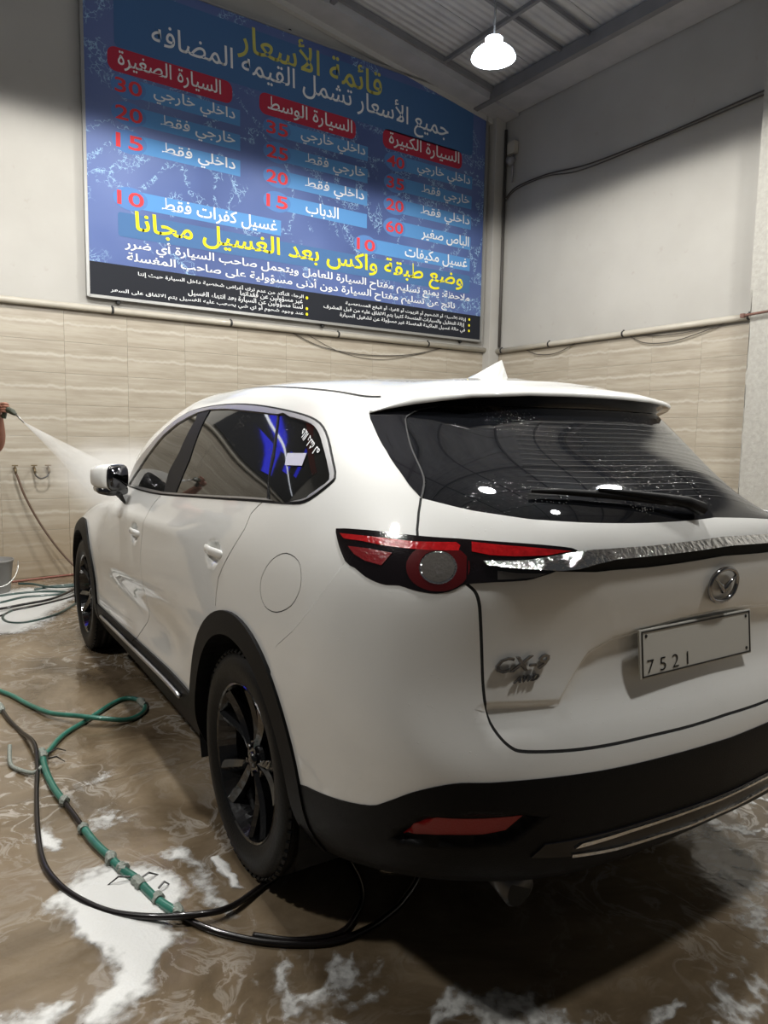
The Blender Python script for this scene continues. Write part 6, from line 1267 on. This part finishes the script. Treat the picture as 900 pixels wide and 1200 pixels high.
for sgn in (1, -1):
    bm = bmesh.new(); add_lathe(bm, [(.001, .008), (.007, .007), (.011, 0)], 10, Matrix.Translation((.130, -.055 + sgn * .030, 1.675)) @ Matrix.Rotation(PI / 2, 4, 'Y')); link('eye', bm_mesh('eye', bm, M_['hair'], True), pr_)
tube('mouth', [(.134, -.078, 1.60), (.141, -.055, 1.598), (.134, -.032, 1.60)], .0045, simple('lips', (.22, .07, .06), .5), pr_, 6)
# right hand: palm and five fingers closed round the grip
hb = np.array(pb(.566, 5.22, 1.585))
def hp(dx, dy, dz): return tuple(hb + np.array((dx, dy, dz)))
hand = skin('hand', [hp(0, 0, 0), hp(.006, -.012, .028), hp(.010, -.020, .055)], [(0, 1), (1, 2)], [.026, (.034, .020), (.034, .018)], M_['skin'], pr_, 2, 0)
for k, (dz, L) in enumerate(((.052, .9), (.036, 1.0), (.020, .95), (.005, .8))):
    b0 = (.012, -.030, dz); skin('finger', [hp(*b0), hp(b0[0] + .020 * L, b0[1] - .026 * L, dz + .004), hp(b0[0] + .044 * L, b0[1] - .020 * L, dz), hp(b0[0] + .048 * L, b0[1] + .004 * L, dz - .003)], [(0, 1), (1, 2), (2, 3)], [.0100, .0095, .0085, .0072], M_['skin'], hand, 2, 0)
skin('thumb', [hp(.0, -.004, .030), hp(.020, .014, .050), hp(.040, .010, .058), hp(.054, -.002, .056)], [(0, 1), (1, 2), (2, 3)], [.013, .0115, .0100, .0080], M_['skin'], hand, 2, 0)
# the lance
lt = empty('spray_lance', (.61, 5.19, 1.60)); tag(lt, 'dark trigger grip with a thin steel lance held in the raised hand', 'spray gun')
bm = bmesh.new(); add_tube(bm, [(-.012, .02, -.05), (-.008, .005, -.01), (.0, -.0, .015)], [.014, .016, .018], 10); add_tube(bm, [(-.06, .07, .035), (-.01, .01, .018), (.03, -.05, -.012), (.045, -.07, -.028)], [.012, .020, .019, .010], 10)
link('grip', bm_mesh('grip', bm, simple('olive_black_grip', (.03, .035, .02), .45)), lt)
tipw = Vector((.693, 5.06, 1.523)) - Vector((.61, 5.19, 1.60)); tube('lance', [(.040, -.062, -.020), tipw], .0055, simple('lance_steel', (.35, .34, .32), .3, .9), lt, 8)

# ------------------------------------------------------------------ water spray and drifting mist
def vol(name, dens, color=(.97, .96, .93), grad=None, nscale=3., namp=1., stretch=(1, 1, 1), aniso=.2):
    m = bpy.data.materials.new(name); m.use_nodes = True; nt = m.node_tree; nt.nodes.clear(); out = nt.nodes.new('ShaderNodeOutputMaterial'); v = nt.nodes.new('ShaderNodeVolumePrincipled'); nt.links.new(v.outputs[0], out.inputs['Volume'])
    v.inputs['Color'].default_value = (*color, 1); v.inputs['Anisotropy'].default_value = aniso
    tc = N(nt, 'ShaderNodeTexCoord'); mp = N(nt, 'ShaderNodeMapping'); mp.inputs['Scale'].default_value = stretch; nt.links.new(tc.outputs['Object'], mp.inputs[0])
    n = N(nt, 'ShaderNodeTexNoise', i_Scale=nscale); n.inputs['Detail'].default_value = 3; nt.links.new(mp.outputs[0], n.inputs['Vector'])
    mr = N(nt, 'ShaderNodeMapRange', i_1=.5 - .35 / max(namp, .01), i_2=.5 + .35 / max(namp, .01), i_3=.0, i_4=1.); nt.links.new(n.outputs['Fac'], mr.inputs[0])
    a = N(nt, 'ShaderNodeMath', operation='MULTIPLY'); nt.links.new(mr.outputs[0], a.inputs[0]); a.inputs[1].default_value = dens
    g = grad(nt, tc); b = N(nt, 'ShaderNodeMath', operation='MULTIPLY'); nt.links.new(a.outputs[0], b.inputs[0]); nt.links.new(g, b.inputs[1]); nt.links.new(b.outputs[0], v.inputs['Density'])
    return m
def cone_grad(nt, tc):
    s = N(nt, 'ShaderNodeSeparateXYZ'); nt.links.new(tc.outputs['Object'], s.inputs[0])
    # dense where the jet leaves the nozzle, thinning as it opens out
    mr = N(nt, 'ShaderNodeMapRange', i_1=0., i_2=SL, i_3=0., i_4=1.); nt.links.new(s.outputs[2], mr.inputs[0])
    r = ramp(nt, [(0., (1, 1, 1)), (.12, (.30, .30, .30)), (.35, (.085, .085, .085)), (.75, (.045, .045, .045)), (1., (.012, .012, .012))]); nt.links.new(mr.outputs[0], r.inputs[0]); return r.outputs[0]
tip = Vector((.693, 5.06, 1.523)); end = Vector((1.045, 4.47, 1.17)); SL = (end - tip).length
M_['jet'] = vol('water_jet', 300, grad=cone_grad, nscale=9., namp=1.6, stretch=(3, 3, .35))
bm = bmesh.new(); add_lathe(bm, [(.0035, 0), (.020, SL * .18), (.048, SL * .45), (.088, SL * .8), (.110, SL)], 20); 
bmesh.ops.holes_fill(bm, edges=[e for e in bm.edges if e.is_boundary], sides=0)
o = link('water_jet', bm_mesh('water_jet', bm, M_['jet'], True)); o.location = tip; o.rotation_euler = (end - tip).to_track_quat('Z', 'Y').to_euler(); tag(o, 'white fan of water from the lance to the front of the car', 'water', kind='stuff')
def ball_grad(nt, tc):
    l = N(nt, 'ShaderNodeVectorMath', operation='LENGTH'); nt.links.new(tc.outputs['Object'], l.inputs[0]); mr = N(nt, 'ShaderNodeMapRange', i_1=1., i_2=.15, i_3=0., i_4=1.); mr.interpolation_type = 'SMOOTHSTEP'; nt.links.new(l.outputs['Value'], mr.inputs[0]); return mr.outputs[0]
M_['mist'] = vol('drifting_mist', 4.5, grad=ball_grad, nscale=2.2, namp=1.3)
for nm, c, s, lab_ in (('water_mist', (1.06, 4.44, 1.13), (.27, .34, .24), 'pale mist where the jet breaks on the front of the car'), ('water_mist', (1.30, 5.2, 1.20), (.55, .7, .28), 'thin mist drifting over the bonnet behind the door mirror')):
    bm = bmesh.new(); bmesh.ops.create_icosphere(bm, subdivisions=3, radius=1.0); o = link(nm, bm_mesh(nm, bm, M_['mist'], True), None, c); o.scale = s; tag(o, lab_, 'mist', kind='stuff')

# ------------------------------------------------------------------ unseen glowing sign, added to give the quarter window its blue and red reflection
t = empty('reflection_sign', (-.45, WY - .06, 2.9)); tag(t, 'unseen blue and red glowing sign, added for the reflection in the quarter window', 'sign')
M_['neonblue'] = simple('blue_backlit_panel', (.01, .01, .3), .4, emis=(.01, .02, 1.0), es=2.6)
M_['neonwhite'] = simple('white_light_tube', (.8, .8, .8), .4, emis=(.85, .9, 1.0), es=4.0)
M_['redboard'] = simple('red_board', (.30, .02, .015), .6, emis=(.5, .04, .02), es=.25)
box('sign_back', (0, .02, .95), (1.9, .04, 2.1), M_['ink_dark'], t)
for x, z, w, h, a in ((.30, .35, .16, .70, .5), (.05, .75, .20, .60, .5), (-.35, 1.0, .14, .5, .4), (.55, .95, .12, .6, .6), (-.1, 1.45, .12, .4, .5)):
    box('blue_glow_bar', (x, -.01, z), (w, .03, h), M_['neonblue'], t, rot=(0, a, 0))
tube('light_tube', [(-.9, -.05, .25), (.9, -.05, 1.0)], .025, M_['neonwhite'], t)
box('red_panel', (0, -.005, 1.85), (1.8, .03, .35), M_['redboard'], t)
